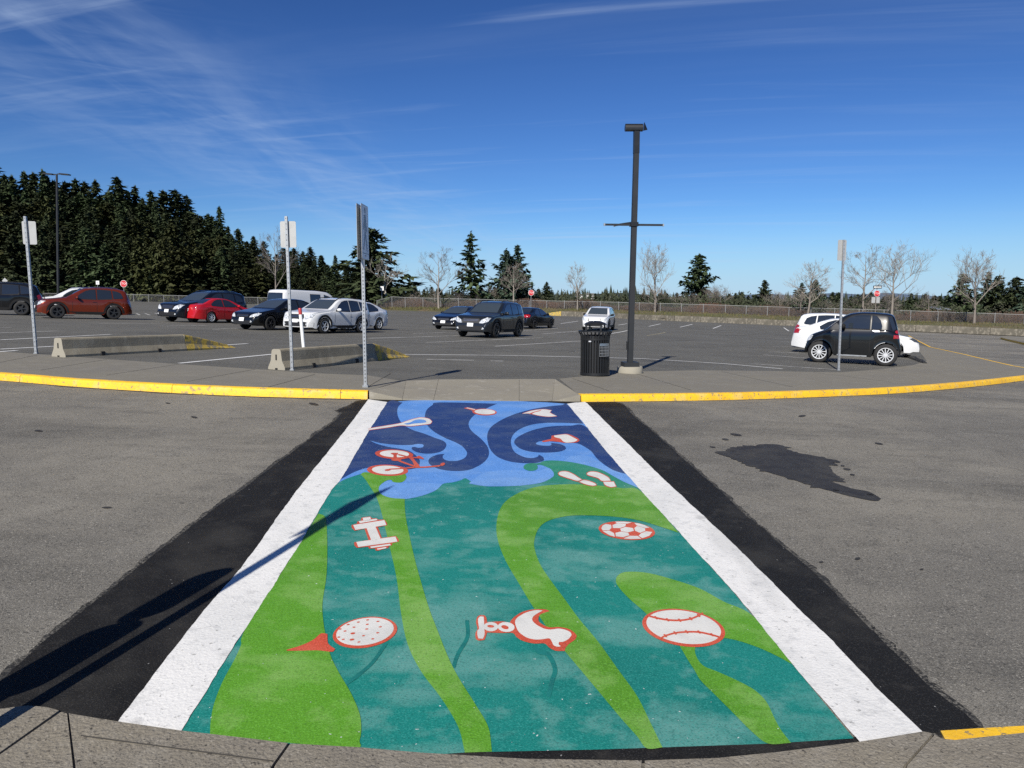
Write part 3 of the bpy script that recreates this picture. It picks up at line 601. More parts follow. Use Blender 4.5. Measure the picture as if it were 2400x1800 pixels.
art('cord', cSN(*ell((400, 488), 135, 85, 0, 24)), 'iconw', 5.4, o, False); art('cord', cSN(*ell((682, 495), 156, 92, 4, 24)), 'iconw', 5.8, o, False)
art('cord_gap', cSN(*ell((395, 482), 65, 25, 4, 16)), 'red', 6.4, o, False); art('cord_gap', cSN(*ell((660, 500), 70, 36, 14, 16)), 'red', 6.4, o, False)
# football
o = emblem('football', cSB(*ell((1095, 557), 815, 262, 5)), smooth=False)
for q in (((360, 490), (400, 410), (490, 370), (640, 395), (655, 480), (590, 545), (400, 558)), ((680, 400), (810, 350), (1070, 365), (1050, 435), (890, 490), (695, 485)), ((755, 302), (1000, 300), (1240, 328), (1100, 358), (810, 345)), ((1310, 345), (1420, 350), (1600, 400), (1750, 475), (1630, 485), (1390, 415)), ((905, 505), (1050, 455), (1270, 485), (1300, 565), (1140, 610), (930, 580)), ((1310, 490), (1390, 425), (1620, 490), (1625, 570), (1480, 625), (1340, 570)), ((400, 575), (590, 560), (725, 635), (750, 738), (600, 695)), ((765, 625), (920, 590), (1130, 620), (1170, 695), (990, 750), (780, 725)), ((1000, 785), (1190, 710), (1410, 715), (1510, 795), (1200, 805)), ((1435, 710), (1500, 640), (1650, 580), (1830, 600), (1740, 710), (1540, 780))):
    art('ball_panel', cSB(*q), 'iconw', 5, o, False)
# dumbbell
DBQ = (((690, 215), (940, 190), (960, 290), (715, 310)), ((565, 325), (1140, 245), (1170, 290), (600, 390)), ((385, 450), (1395, 290), (1460, 450), (455, 610)), ((810, 530), (1100, 490), (1270, 890), (970, 950)), ((485, 1000), (1755, 825), (1815, 990), (550, 1165)), ((940, 1150), (1580, 1060), (1605, 1110), (960, 1200)), ((1155, 1215), (1455, 1165), (1460, 1205), (1175, 1255)))
o = emblem('dumbbell', cDB((640, 225), (700, 195), (940, 170), (1000, 235), (1140, 225), (1190, 270), (1400, 270), (1480, 380), (1490, 455), (1180, 510), (1310, 870), (1760, 800), (1850, 900), (1870, 980), (1640, 1040), (1650, 1090), (1520, 1150), (1530, 1185), (1180, 1280), (1110, 1270), (1090, 1205), (900, 1210), (870, 1150), (500, 1185), (430, 1120), (410, 1010), (880, 930), (750, 570), (430, 630), (340, 540), (330, 450), (510, 400), (510, 340), (640, 300)), smooth=False)
for i, q in enumerate(DBQ): art('weight' if i != 3 else 'bar', cDB(*q), 'iconw', 5 + (.5 if i == 3 else 0), o, False)
# shoe prints
for sole, heel in ((((1045, 1000), (1080, 978), (1160, 980), (1240, 1015), (1300, 1055), (1345, 1080), (1290, 1097), (1200, 1072), (1110, 1042), (1060, 1022)), ((1315, 1110), (1370, 1090), (1450, 1105), (1520, 1135), (1535, 1155), (1480, 1160), (1390, 1140))),
                   (((1415, 1000), (1460, 980), (1540, 985), (1620, 1015), (1690, 1055), (1720, 1095), (1610, 1097), (1560, 1062), (1480, 1037), (1425, 1020)), ((1625, 1110), (1760, 1110), (1790, 1170), (1720, 1178), (1650, 1150)))):
    o = emblem('shoe_print', grow(cB(*sole), 2.2, 1.5)); art('sole', cB(*sole), 'iconw', 5, o)
    art('heel_edge', grow(cB(*heel), 2.2, 1.5), 'red', 4.6, o); art('heel', cB(*heel), 'iconw', 5.4, o)
# shuttlecock-like fin, table-tennis bat, racket, lacrosse stick
q = cB((575, 225), (700, 185), (850, 168), (955, 182), (930, 208), (965, 230), (1025, 255), (920, 263), (790, 248), (670, 222))
o = emblem('shuttlecock', grow(q, 1.5, .8)); art('shuttlecock_face', q, 'iconw', 5, o)
art('stripe', cB((660, 228), (720, 203), (825, 176), (800, 192), (740, 206), (695, 228)), 'red', 6, o)
o = emblem('table_tennis_bat', cB((955, 510), (1100, 490), (1180, 492), (1290, 540), (1320, 570), (1280, 595), (1150, 605), (1040, 590), (950, 582), (850, 592), (830, 580), (950, 552)))
art('bat_face', cB((985, 510), (1060, 500), (1150, 495), (1230, 530), (1295, 565), (1250, 590), (1150, 602), (1100, 580), (1070, 550), (1000, 530)), 'iconw', 5, o)
o = emblem('racket', cA(*ell((1967, 203), 158, 43, 2)), smooth=False)
art('racket_face', cA(*ell((1972, 200), 135, 34, 2)), 'iconw', 5, o, False)
art('handle', cA((1695, 152), (1750, 142), (1860, 168), (1830, 192), (1760, 168)), 'red', 5, o, False); strokes('grip', cA((1735, 150), (1845, 172)), 1.6, 'iconw', 6, o)
q = cA((480, 418), (700, 380), (870, 350), (960, 320), (1060, 290), (1150, 275), (1240, 290), (1285, 325), (1260, 355), (1150, 370), (1000, 385), (880, 378), (700, 405), (468, 437))
o = emblem('lacrosse_stick', grow(q, 1.3, .9)); art('stick_face', q, 'iconw', 5, o)
art('net', cA((920, 355), (1000, 340), (1060, 310), (1130, 300), (1195, 310), (1215, 335), (1170, 345), (1050, 355), (970, 368)), 'blue', 6, o)
# bicycle
o = emblem('bicycle', cBK(*ell((842, 262), 452, 112, 3)), smooth=False)
art('wheel_disc', cBK(*ell((850, 252), 345, 82, 2)), 'iconw', 5, o, False)
art('wheel_rim', cBK(*ell((687, 640), 485, 132, 2)), 'red', 4, o, False); art('wheel_disc', cBK(*ell((692, 635), 372, 102, 2)), 'iconw', 5, o, False)
art('hub', cBK(*ell((690, 636), 72, 23, -4, 16)), 'red', 6, o, False)
art('saddle', cBK((755, 250), (800, 230), (930, 232), (940, 260), (900, 285), (910, 350), (990, 370), (1010, 400), (960, 420), (850, 420), (780, 405), (780, 385), (820, 350), (825, 280)), 'red', 6, o)
art('frame_tube', cBK((1200, 352), (1285, 348), (1360, 440), (1440, 530), (1440, 572), (1320, 572), (1310, 520), (1280, 440)), 'red', 6, o, False)
for q, w in ((((940, 272), (1080, 305), (1190, 338)), 3), (((960, 380), (1180, 345), (1395, 345)), 2.6), (((950, 415), (1120, 480), (1330, 552)), 3.6), (((720, 618), (1030, 600), (1330, 572)), 2.6), (((1330, 570), (1600, 566), (1930, 535)), 3)):
    strokes('frame_tube', cBK(*q), w, 'red', 6.6, o)
art('handlebar', cBK((1370, 335), (1400, 305), (1460, 310), (1540, 360), (1530, 385), (1470, 368), (1400, 362)), 'red', 7, o); art('handlebar', cBK(*ell((1985, 502), 58, 34, -20, 16)), 'red', 7, o, False)

# stains on the road
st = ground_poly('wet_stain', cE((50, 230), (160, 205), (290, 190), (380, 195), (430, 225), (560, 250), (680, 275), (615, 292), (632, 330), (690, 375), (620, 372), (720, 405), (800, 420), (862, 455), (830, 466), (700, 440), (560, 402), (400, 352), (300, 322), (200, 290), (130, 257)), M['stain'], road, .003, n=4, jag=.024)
for u, v, a, b in ((1985, 1100, 9, 2.2), (1998, 1113, 6, 1.8), (1975, 1092, 5, 1.5), (1700, 1030, 8, 2), (1725, 1019, 14, 2.4), (1670, 1048, 7, 1.6), (2040, 1160, 9, 2), (1960, 1150, 8, 1.8)): ground_poly('damp_blotch', ell((u, v), a, b, 8, 14), M['stain'], road, .003, smooth=False, jag=.01)
for u, v, a, b in ((735, 947, 12, 2.5), (393, 945, 6, 1.2), (455, 978, 8, 2), (1880, 975, 9, 2), (2060, 1040, 10, 2), (2010, 1310, 7, 3), (1925, 1318, 6, 2), (2160, 1335, 5, 2), (250, 1190, 12, 2), (90, 1010, 10, 2)):
    ground_poly('tar_spot', ell((u, v), a, b, random.uniform(-10, 10), 10), M['stain'], road, .003, smooth=False)
# ------------------------------------------------------------------ lot lines
def line(pts, w=.12, m='line', lift=.007):
    P = []
    for a, b in zip(pts, pts[1:]):
        pa, pb = LT(*a), LT(*b); n = max(2, int((pb - pa).length / 1.5))
        P += [pa.lerp(pb, k / n) for k in range(n)]
    P.append(LT(*pts[-1])); mbl = MB(); vs = []
    for i, p in enumerate(P):
        d = P[min(i + 1, len(P) - 1)] - P[max(i - 1, 0)]; d.z = 0; d.normalize(); nn = Vector((-d.y, d.x, 0)) * w / 2
        for q in (p - nn, p + nn): vs.append((q.x, q.y, zl(q.x, q.y) + lift))
    mbl.add(vs, [(2 * i, 2 * i + 2, 2 * i + 3, 2 * i + 1) for i in range(len(P) - 1)])
    return mbl.build('lot_line', M[m], lot)
for q in (((420, 852), (666, 828)), ((528, 809), (581, 805.6)), ((865, 793), (950, 791)), ((939, 831), (1200, 833.5), (1508, 841), (1700, 853), (1834, 865)), ((0, 819), (146, 811)), ((0, 797), (260, 784)), ((-90, 831), (40, 822)),
          ((1449, 762), (1470, 758.7)), ((1521, 765), (1548, 759)), ((1594, 767), (1623, 760)), ((1671, 770), (1690, 763)), ((1431, 782), (1470, 775)), ((1314, 758.7), (1355, 752.6)), ((1837, 768), (1849, 776)), ((2120, 781), (2350, 791))): line(q)
for q in (((498, 772), (556, 770)), ((998, 803), (1271, 792)), ((950, 791), (1075, 787)), ((1160, 812), (1360, 799.6)), ((1270, 783), (1357, 776)), ((1215, 775.5), (1307, 769.5)), ((967, 782), (1044, 780)), ((1215, 776), (1357, 779)), ((0, 780.6), (136, 776)), ((0, 768), (27, 768)), ((233, 758), (380, 758)), ((391, 764.6), (483, 763)),
          ((294, 736), (302, 738)), ((320, 735), (328, 738.6)), ((340, 735), (351, 738.6)), ((363, 734), (377, 738)), ((1800, 761), (1838, 761.6)), ((1800, 825), (1872, 827)), ((1790, 832), (1890, 840)), ((1760, 853), (1963, 867)), ((1815, 800), (1852, 801)), ((1815, 793), (1857, 794)), ((1810, 812), (1860, 813.5)), ((1000, 843), (1110, 845)), ((1150, 846.5), (1180, 847))): line(q, .11, 'line_old')
line(((1434, 783), (1516, 787), (1560, 779)), .09, 'line_yel')

# ------------------------------------------------------------------ concrete barriers, posts, bollard
def barrier(pl, pr, ptip, label):
    a, b, c = LT(*pl), LT(*pr), LT(*ptip); d = (b - a); d.z = 0; Lm = d.length; rz = math.atan2(d.y, d.x)
    root = empty('concrete_barrier', a, rz); root.rotation_euler = (0, math.asin((a.z - b.z) / Lm), rz)
    tag(root, label, 'barrier', 'low concrete barriers')
    tl = (c - b).length
    sec = ((-.20, 0), (-.20, .05), (-.135, .18), (-.108, .37), (-.095, .40), (-.06, .412), (.06, .412), (.095, .40), (.108, .37), (.135, .18), (.20, .05), (.20, 0))
    mbx = MB(); n = len(sec); W2 = .19
    stn = [0] + [Lm * k / 10 for k in range(1, 10)] + [Lm]
    vs = [(x, y + .2, z) for x in stn for y, z in sec]
    fs = [(i * n + k, (i + 1) * n + k, (i + 1) * n + (k + 1) % n, i * n + (k + 1) % n) for i in range(len(stn) - 1) for k in range(n)]
    fs += [tuple(reversed(range((len(stn) - 1) * n, len(stn) * n)))]
    fs = [tuple(reversed(f)) for f in fs]
    mbx.add(vs, fs).build('body', M['barrier'], root)
    MB().add([(-.003, y + .2, z) for y, z in sec] + [(.0, y + .2, z) for y, z in sec], [tuple(range(n))] + [(k, n + k, n + (k + 1) % n, (k + 1) % n) for k in range(n)]).build('end_face', M['barrier_end'], root)
    MB().box((-.004, .2, .25), (.012, .03, .11)).build('lifting_slot', M['seam'], root)
    MB().box((-.004, .2, .02), (.012, .055, .04)).build('lifting_slot', M['seam'], root)
    for x in (Lm * .27, Lm * .74): MB().box((x, .015, .045), (.09, .06, .09), Matrix.Rotation(R(-8), 3, 'X')).build('fork_pocket', M['seam'], root)
    ns = 8; vs = []
    for i in range(ns + 1):
        t = i / ns; h = 1 - .90 * t ** 1.15; x = Lm + .015 + tl * t
        vs += [(x, y * (1 - .12 * t) + .2, max(0, z * h)) for y, z in sec]
    fs = [tuple(reversed((i * n + k, (i + 1) * n + k, (i + 1) * n + (k + 1) % n, i * n + (k + 1) % n))) for i in range(ns) for k in range(n)] + [tuple(range(ns * n, ns * n + n)), tuple(reversed(range(n)))]
    MB().add(vs, fs).build('sloped_end', M['barrier_yel'], root)
    MB().box((Lm + .006, .2, .20), (.012, .24, .39)).build('joint', M['barrier_end'], root)
    return root
barrier((154, 838), (439, 822), (526, 814), 'low grey concrete barrier with worn yellow sloped end near the copper-red crossover')
barrier((668, 868), (886, 845.5), (938, 836), 'low grey concrete barrier with yellow sloped end in front of the red-topped white bollard')

def sign_post(base, vtop, label, panel=None, lean=(0, 0), face=0, sec=.05):
    """square galvanised post; panel = (width, height, drop below post top, sideways, yaw)"""
    p = LT(*base); ztop = at(base[0], vtop, p.y).z; h = ztop - p.z
    root = empty('sign_post', p); tag(root, label, 'sign')
    tp = Vector((lean[0], lean[1], h))
    mbp = MB(); s = sec / 2
    mbp.add([(-s, -s, -.02), (s, -s, -.02), (s, s, -.02), (-s, s, -.02)] + [(tp.x + x, tp.y + y, h) for x, y in ((-s, -s), (s, -s), (s, s), (-s, s))], [(0, 1, 5, 4), (1, 2, 6, 5), (2, 3, 7, 6), (3, 0, 4, 7), (4, 5, 6, 7)])
    post = mbp.build('post', M['galv'], root)
    hb = MB(); n = int(h / .10)
    for k in range(n):
        t = (k + .6) / n; c = tp * t
        hb.box((c.x, c.y - s - .0005, c.z), (.014, .003, .022)); hb.box((c.x + s + .0005, c.y, c.z), (.003, .014, .022))
    tag(hb.build('punched_holes', M['hole'], post), kind='stuff')
    MB().box((0, 0, .012), (sec * 1.5, sec * 1.5, .024)).build('ground_sleeve', M['galv'], root)
    if panel:
        w, ph, drop, side, yaw = panel
        c = Vector((lean[0] + side, lean[1] + (s + .006), h - drop - ph / 2))
        m = Matrix.Translation(c) @ Matrix.Rotation(R(yaw), 4, 'Z') @ Matrix.Rotation(R(90), 4, 'X')
        pan = MB().prism(rr(w, ph, .03), .004, m).build('sign_panel', M['sign_back'], root)
        mf = Matrix.Translation(c + Vector((0, .0035, 0))) @ Matrix.Rotation(R(yaw), 4, 'Z') @ Matrix.Rotation(R(90), 4, 'X')
        MB().prism(rr(w * .97, ph * .97, .03), .002, mf).build('sign_face', M['bollard'], pan)
        bo = MB()
        for dz in (-.36, .36): bo.box((c.x - side, c.y - .018, c.z + dz * ph), (.018, .02, .018))
        bo.build('bolts', M['galv'], pan)
    return root
sign_post((85, 829), 507, 'leaning galvanised sign post with small plate turned away, beside the copper-red crossover', (.27, .50, .10, .05, 14), (-.03, 0))
sign_post((685, 868), 507, 'galvanised sign post with rounded plate turned away, at a concrete barrier end', (.31, .50, .09, .02, -3), (-.02, 0))
sign_post((1965, 868), 562, 'galvanised sign post with plate turned away, in front of the black two-seat car', (.26, .54, .0, -.03, 14), (-.02, .0), .055)
# crosswalk sign: two plates back to back
p = LT(857, 908); zt = at(868, 479.5, p.y).z; h = zt - p.z
root = empty('crosswalk_sign', p); tag(root, 'perforated post with two tall pedestrian crossing plates back to back at the kerb ramp', 'sign')
mbp = MB(); mbp.box((0, 0, (h - .05) / 2), (.05, .05, h - .05)); po = mbp.build('post', M['galv'], root)
hb = MB()
for k in range(int((h - 1) / .06)):
    hb.box((0, -.0255, .1 + k * .06), (.016, .003, .026)); hb.box((.0255, 0, .1 + k * .06), (.003, .016, .026))
tag(hb.build('punched_holes', M['hole'], po), kind='stuff')
MB().box((0, 0, .02), (.085, .085, .04)).build('ground_sleeve', M['galv'], root)
# pedestrian pictogram
ped = [[(-.03, .30), (.03, .30), (.045, .33), (.03, .365), (-.03, .365), (-.045, .33)], [(-.06, .27), (.05, .28), (.09, .12), (.14, .02), (.10, .0), (.05, .10), (.05, -.02), (.11, -.16), (.13, -.30), (.08, -.31), (.05, -.17), (0, -.08), (-.05, -.18), (-.13, -.30), (-.17, -.27), (-.09, -.14), (-.05, .0), (-.05, .12), (-.11, .03), (-.15, .05), (-.09, .19)]]
for sx in (1, -1):
    hp = .86; cz = h - hp / 2
    rot = Matrix.Rotation(R(90 * sx), 4, 'Z') @ Matrix.Rotation(R(90), 4, 'X')
    tilt = Matrix.Rotation(R(-1.5), 4, 'Z')
    pan = MB().prism(rr(.50, hp, .03), .004, Matrix.Translation((sx * .036, .04, cz)) @ tilt @ rot).build('sign_plate', M['sign_back'], root)
    MB().prism(rr(.48, hp - .02, .03), .002, Matrix.Translation((sx * .0395, .04, cz)) @ tilt @ rot).build('sign_face', M['sign_face'], pan)
    mm = Matrix.Translation((sx * .0412, .04, cz)) @ tilt @ rot
    for q in ped: MB().prism(q, .002, mm).build('pedestrian_symbol', M['sign_ink'], pan)
    fr = MB(); fr.prism([(-.22, -.34), (.22, -.34), (.22, -.325), (-.22, -.325)], .002, mm); fr.build('crossing_line', M['sign_ink'], pan)
    bo = MB()
    for z in (.37, -.37): bo.lathe([(.0, -.004), (.014, -.004), (.014, .004), (0, .004)], 8, c=(0, 0, 0)); bo.v[-32:] = [tuple(mm @ (Vector(q) + Vector((0, z, 0)))) for q in bo.v[-32:]]
    bo.build('bolts', M['seam'], pan)
# leaning bollard
p = LT(712.5, 824); root = empty('bollard', p); root.rotation_euler = (R(0), R(-3.6), 0); h = at(700, 722, p.y).z - p.z
tag(root, 'leaning white plastic post with a red cap behind a concrete barrier', 'bollard')
MB().lathe([(.045, 0), (.045, h * .86), (.0445, h * .862)], 16).build('shaft', M['bollard'], root, smooth=40)
MB().lathe([(.047, h * .855), (.047, h * .985), (.040, h), (0, h + .004)], 16).build('red_cap', M['bollard_red'], root, smooth=40)
MB().lathe([(.10, 0), (.10, .02), (.06, .05), (.047, .09)], 16).build('base', M['plastic'], root, smooth=40)

# signs just outside the left edge of the frame, whose shadows fall across the mural
def near_post(base, h, label, panels, lean=0):
    z = zr(*base); root = empty('street_sign', (base[0], base[1], z)); root.rotation_euler = (0, R(lean), 0); tag(root, label, 'sign')
    MB().box((0, 0, h / 2), (.06, .06, h)).build('post', M['galv'], root)
    for w, ph, zc, yaw, sh, off in panels:
        m = Matrix.Translation((off, .04, zc)) @ Matrix.Rotation(R(yaw), 4, 'Z') @ Matrix.Rotation(R(90), 4, 'X')
        pl = sh if not isinstance(sh, str) else rr(w, ph, min(w, ph) * .42, 6)
        MB().prism(pl, .004, m).build('sign_plate', M['sign_back'], root)
near_post((-2.15, 2.60), 2.95, 'tall steel sign post with a narrow plate, out of frame beside the crosswalk', [(.62, .78, 2.60, 62, [(-.30, -.36), (.0, -.40), (.30, -.30), (.30, .38), (-.30, .38)], 0)], -5.4)
near_post((-2.37, 2.45), 1.45, 'short steel sign post with two rounded plates, out of frame beside the crosswalk', [(.25, .62, .74, 20, 'r', 0), (.24, .60, 1.36, 30, 'r', .02)], -6)

# litter bin
p = LT(1394, 880); root = empty('litter_bin', p, R(-20)); tag(root, 'round black slatted steel litter bin with domed lid and a small wire basket on it', 'litter bin')
BR, BH = .30, .86
MB().lathe([(BR - .03, .02), (BR + .012, .02), (BR + .012, .075), (BR - .03, .075)], 40, closed=True).build('base_ring', M['black_metal'], root, smooth=30)
MB().lathe([(BR - .02, BH - .10), (BR + .01, BH - .10), (BR + .012, BH - .06), (BR - .02, BH - .06)], 40, closed=True).build('top_band', M['black_metal'], root, smooth=30)
MB().lathe([(0, .03), (BR - .055, .03), (BR - .055, BH), (BR - .065, BH), (BR - .065, .06)], 32).build('liner', M['seam'], root, smooth=30)
sl_me = None; NS = 34
for k in range(NS):
    a = 2 * math.pi * k / NS
    if sl_me is None: sl_me = MB().box((0, 0, BH / 2 + .02), (.010, .034, BH - .05)).mesh('slat', M['black_metal'])
    o = bpy.data.objects.new('slat', sl_me); link(o, root); o.location = (BR * math.cos(a), BR * math.sin(a), 0); o.rotation_euler = (0, 0, a)
for k in range(24):                                  # flared rim
    a = 2 * math.pi * k / 24
    if k == 0: fl = MB().tube([(0, 0, BH - .06), (.012, 0, BH + .01), (.045, 0, BH + .055), (.05, 0, BH + .075)], .011, 6).mesh('rim_bar', M['black_metal'])
    o = bpy.data.objects.new('rim_bar', fl); link(o, root); o.location = (BR * .985 * math.cos(a), BR * .985 * math.sin(a), 0); o.rotation_euler = (0, 0, a)
MB().lathe([(BR + .035, BH + .07), (BR + .06, BH + .07), (BR + .06, BH + .095), (BR + .035, BH + .095)], 40, closed=True).build('rim_ring', M['black_metal'], root, smooth=30)
lid = MB().lathe([(.235, BH + .215), (.24, BH + .225), (.20, BH + .262), (.12, BH + .288), (0, BH + .298)], 36).build('rain_lid', M['black_metal'], root, smooth=50)
for k in range(4):
    a = R(45 + 90 * k); MB().box((.225 * math.cos(a), .225 * math.sin(a), BH + .15), (.03, .03, .15)).build('lid_support', M['black_metal'], root)
ba = R(-62 + 20)
bk = MB(); bc = lambda u, z, r=BR + .055: (r * math.cos(ba + u), r * math.sin(ba + u), z)
for z in (.43, .49, .55, .61, .67): bk.tube([bc(-.33 + .066 * k, z) for k in range(11)], .0035, 5)
for k in range(8): bk.tube([bc(-.33 + .0943 * k, .43), bc(-.33 + .0943 * k, .67)], .0035, 5)
for k in range(8): bk.tube([bc(-.33 + .0943 * k, .43), bc(-.33 + .0943 * k, .43, BR + .012)], .003, 4)
for s in (-.33, .33): bk.tube([bc(s, .67), bc(s, .67, BR + .012)], .0035, 5)
bk.build('wire_basket', M['galv'], root)
tpz = MB(); tpz.add([bc(-.33 + .066 * k, z, BR + .060) for z in (.645, .70) for k in range(11)], [(k, k + 1, 12 + k, 11 + k) for k in range(10)]); tpz.build('basket_plate', M['chrome'], root, smooth=60)
MB().box(bc(-.95, .74, BR + .012), (.05, .03, .025)).build('latch', M['alloy'], root)

# lamp post
p = LT(1476, 874); root = empty('lamp_post', p); tag(root, 'dark square steel lamp post with banner arms on a concrete footing beside the litter bin', 'lamp post')
yaw = Matrix.Rotation(R(6), 3, 'Z'); HT = at(1490, 290, p.y).z - p.z
MB().lathe([(.285, -.02), (.285, .13), (.27, .15), (0, .15)], 28).build('footing', M['barrier_end'], root, smooth=40)
MB().box((0, 0, .20), (.34, .34, .10), yaw).build('base_cover', M['pole'], root)
lx = .055
MB().add([Vector(q) for q in [tuple(yaw @ Vector((x, y, 0)) + Vector((0, 0, .25))) for x, y in ((-.058, -.058), (.058, -.058), (.058, .058), (-.058, .058))] + [tuple(yaw @ Vector((x, y, 0)) + Vector((lx, 0, HT - .62))) for x, y in ((-.054, -.054), (.054, -.054), (.054, .054), (-.054, .054))]], [(0, 1, 5, 4), (1, 2, 6, 5), (2, 3, 7, 6), (3, 0, 4, 7), (4, 5, 6, 7)]).build('pole', M['pole'], root)
MB().box((lx, 0, HT - .36), (.118, .118, .54), yaw).build('neck_sleeve', M['black_metal'], root)
hd = MB(); prof = [(-.09, -.10), (.0, -.12), (.10, -.085), (.13, -.02), (.09, .05), (.0, .085), (-.07, .07), (-.115, .0)]
hd.add([Vector((lx + s * 1.0, y, HT - .07 + z)) for s in (-.25, .13) for y, z in [(a * .85, b * .8) for a, b in prof]], [tuple(range(8)), tuple(reversed(range(8, 16)))] + [(k, 8 + k, 8 + (k + 1) % 8, (k + 1) % 8) for k in range(8)])
hd.build('lamp_head', M['black_metal'], root, smooth=50)
MB().add([Vector(q) for q in ((lx + .16, -.11, HT - .13), (lx + .23, -.05, HT - .14), (lx + .16, .09, HT - .13), (lx + .16, -.06, HT + .02), (lx + .16, .05, HT + .015))], [(0, 1, 3), (1, 2, 4), (1, 4, 3), (0, 2, 1), (0, 3, 4, 2)]).build('lamp_visor', M['black_metal'], root)
ha = at(1485, 527, p.y).z - p.z; ax = lx * ha / HT
for a, b in (((-.07, 0), (-.66, -.06)), ((.07, 0), (.66, .05)), ((-.05, .06), (-.35, .62))):
    d = Vector((b[0] - a[0], b[1] - a[1], 0)); m = Matrix.Rotation(math.atan2(d.y, d.x), 3, 'Z')
    MB().box((ax + (a[0] + b[0]) / 2, (a[1] + b[1]) / 2, ha + (.05 if b[1] > .1 else 0)), (d.length, .022, .045), m).build('banner_arm', M['pole'], root)
    MB().box((ax + b[0], b[1], ha + (.05 if b[1] > .1 else 0)), (.03, .03, .055), m).build('arm_cap', M['galv'], root)
MB().box((ax, 0, ha + .01), (.165, .165, .09), yaw).build('arm_clamp', M['black_metal'], root)
MB().box((-.075, -.02, .62), (.02, .07, .19), yaw).build('service_hatch', M['black_metal'], root)

# low black strip with raised pads on the ground by the white saloon
a, b = LT(2117, 833), LT(2168, 852); d = b - a; d.z = 0
root = empty('black_strip', a, math.atan2(d.y, d.x)); root.rotation_euler = (0, math.asin((a.z - b.z) / d.length), math.atan2(d.y, d.x)); tag(root, 'low black strip with raised pads on the paler paving beside the white saloon', 'wheel stop')
sec = ((-.09, 0), (-.07, .06), (-.03, .085), (.03, .085), (.07, .06), (.09, 0)); Lw = d.length; vs = []
for i in range(9):
    s = .7 if i in (0, 8) else 1; vs += [(Lw * i / 8, y * s, z * s) for y, z in sec]
MB().add(vs, [(i * 6 + k, i * 6 + (k + 1) % 6, (i + 1) * 6 + (k + 1) % 6, (i + 1) * 6 + k) for i in range(8) for k in range(6)] + [tuple(reversed(range(6))), tuple(range(48, 54))]).build('body', M['rubber'], root)
for k in range(5): MB().box((Lw * (k + .6) / 5.4, .02, .09), (.07, .09, .014)).build('raised_pad', M['rubber'], root)

def crack(pts, w=.03):
    q = []
    for a, b in zip(pts, pts[1:]):
        pa, pb = LT(*a), LT(*b); n = max(3, int((pb - pa).length / .6))
        for k in range(n): p = pa.lerp(pb, k / n); q.append(p + Vector((random.uniform(-.12, .12), random.uniform(-.12, .12), 0)))
    vs = []
    for i, p in enumerate(q):
        d = q[min(i + 1, len(q) - 1)] - q[max(i - 1, 0)]; d.z = 0; d.normalize(); nn = Vector((-d.y, d.x, 0)) * w * random.uniform(.3, .8)
        for r_ in (p - nn, p + nn): vs.append((r_.x, r_.y, zl(r_.x, r_.y) + .006))
    MB().add(vs, [(2 * i, 2 * i + 2, 2 * i + 3, 2 * i + 1) for i in range(len(q) - 1)]).build('crack', M['seam_c'], lot)
for q in (((1560, 800), (1640, 797), (1760, 803)), ((1600, 815), (1720, 812), (1800, 818)), ((1050, 815), (1120, 818), (1200, 816)), ((700, 800), (790, 797)), ((300, 800), (390, 806)), ((1250, 822), (1330, 826), (1345, 822)), ((1690, 787), (1780, 784)), ((1570, 770), (1660, 780), (1740, 778))): crack(q)

M['dirt'] = mat('gutter_dirt', (.060, .052, .042), .95, noise=[(14, 6, .45, .6, (.11, .098, .078), .8), (80, 2, .5, .62, (.03, .028, .024), .7)])
for ln in (kl, kr[:-12]):
    q = [p.copy() for p in ln if -26 < p.x]; nrm_ = []
    outl = inner(q, -.055)
    a = rough(q, .004, .2)[:-1]; w_ = q + list(reversed(rough(outl, .012, .06)[:-12]))
    fs_ = []
    v2 = [Vector((p.x, p.y, 0)) for p in w_]
    for t_ in geometry.tessellate_polygon([v2]):
        a_, b_, c_ = (v2[i] for i in t_); fs_.append(t_ if (b_ - a_).cross(c_ - a_).z > 0 else tuple(reversed(t_)))
    MB().add([(p.x, p.y, zr(p.x, p.y) + .003) for p in w_], fs_).build('gutter_dirt', M['dirt'], road)

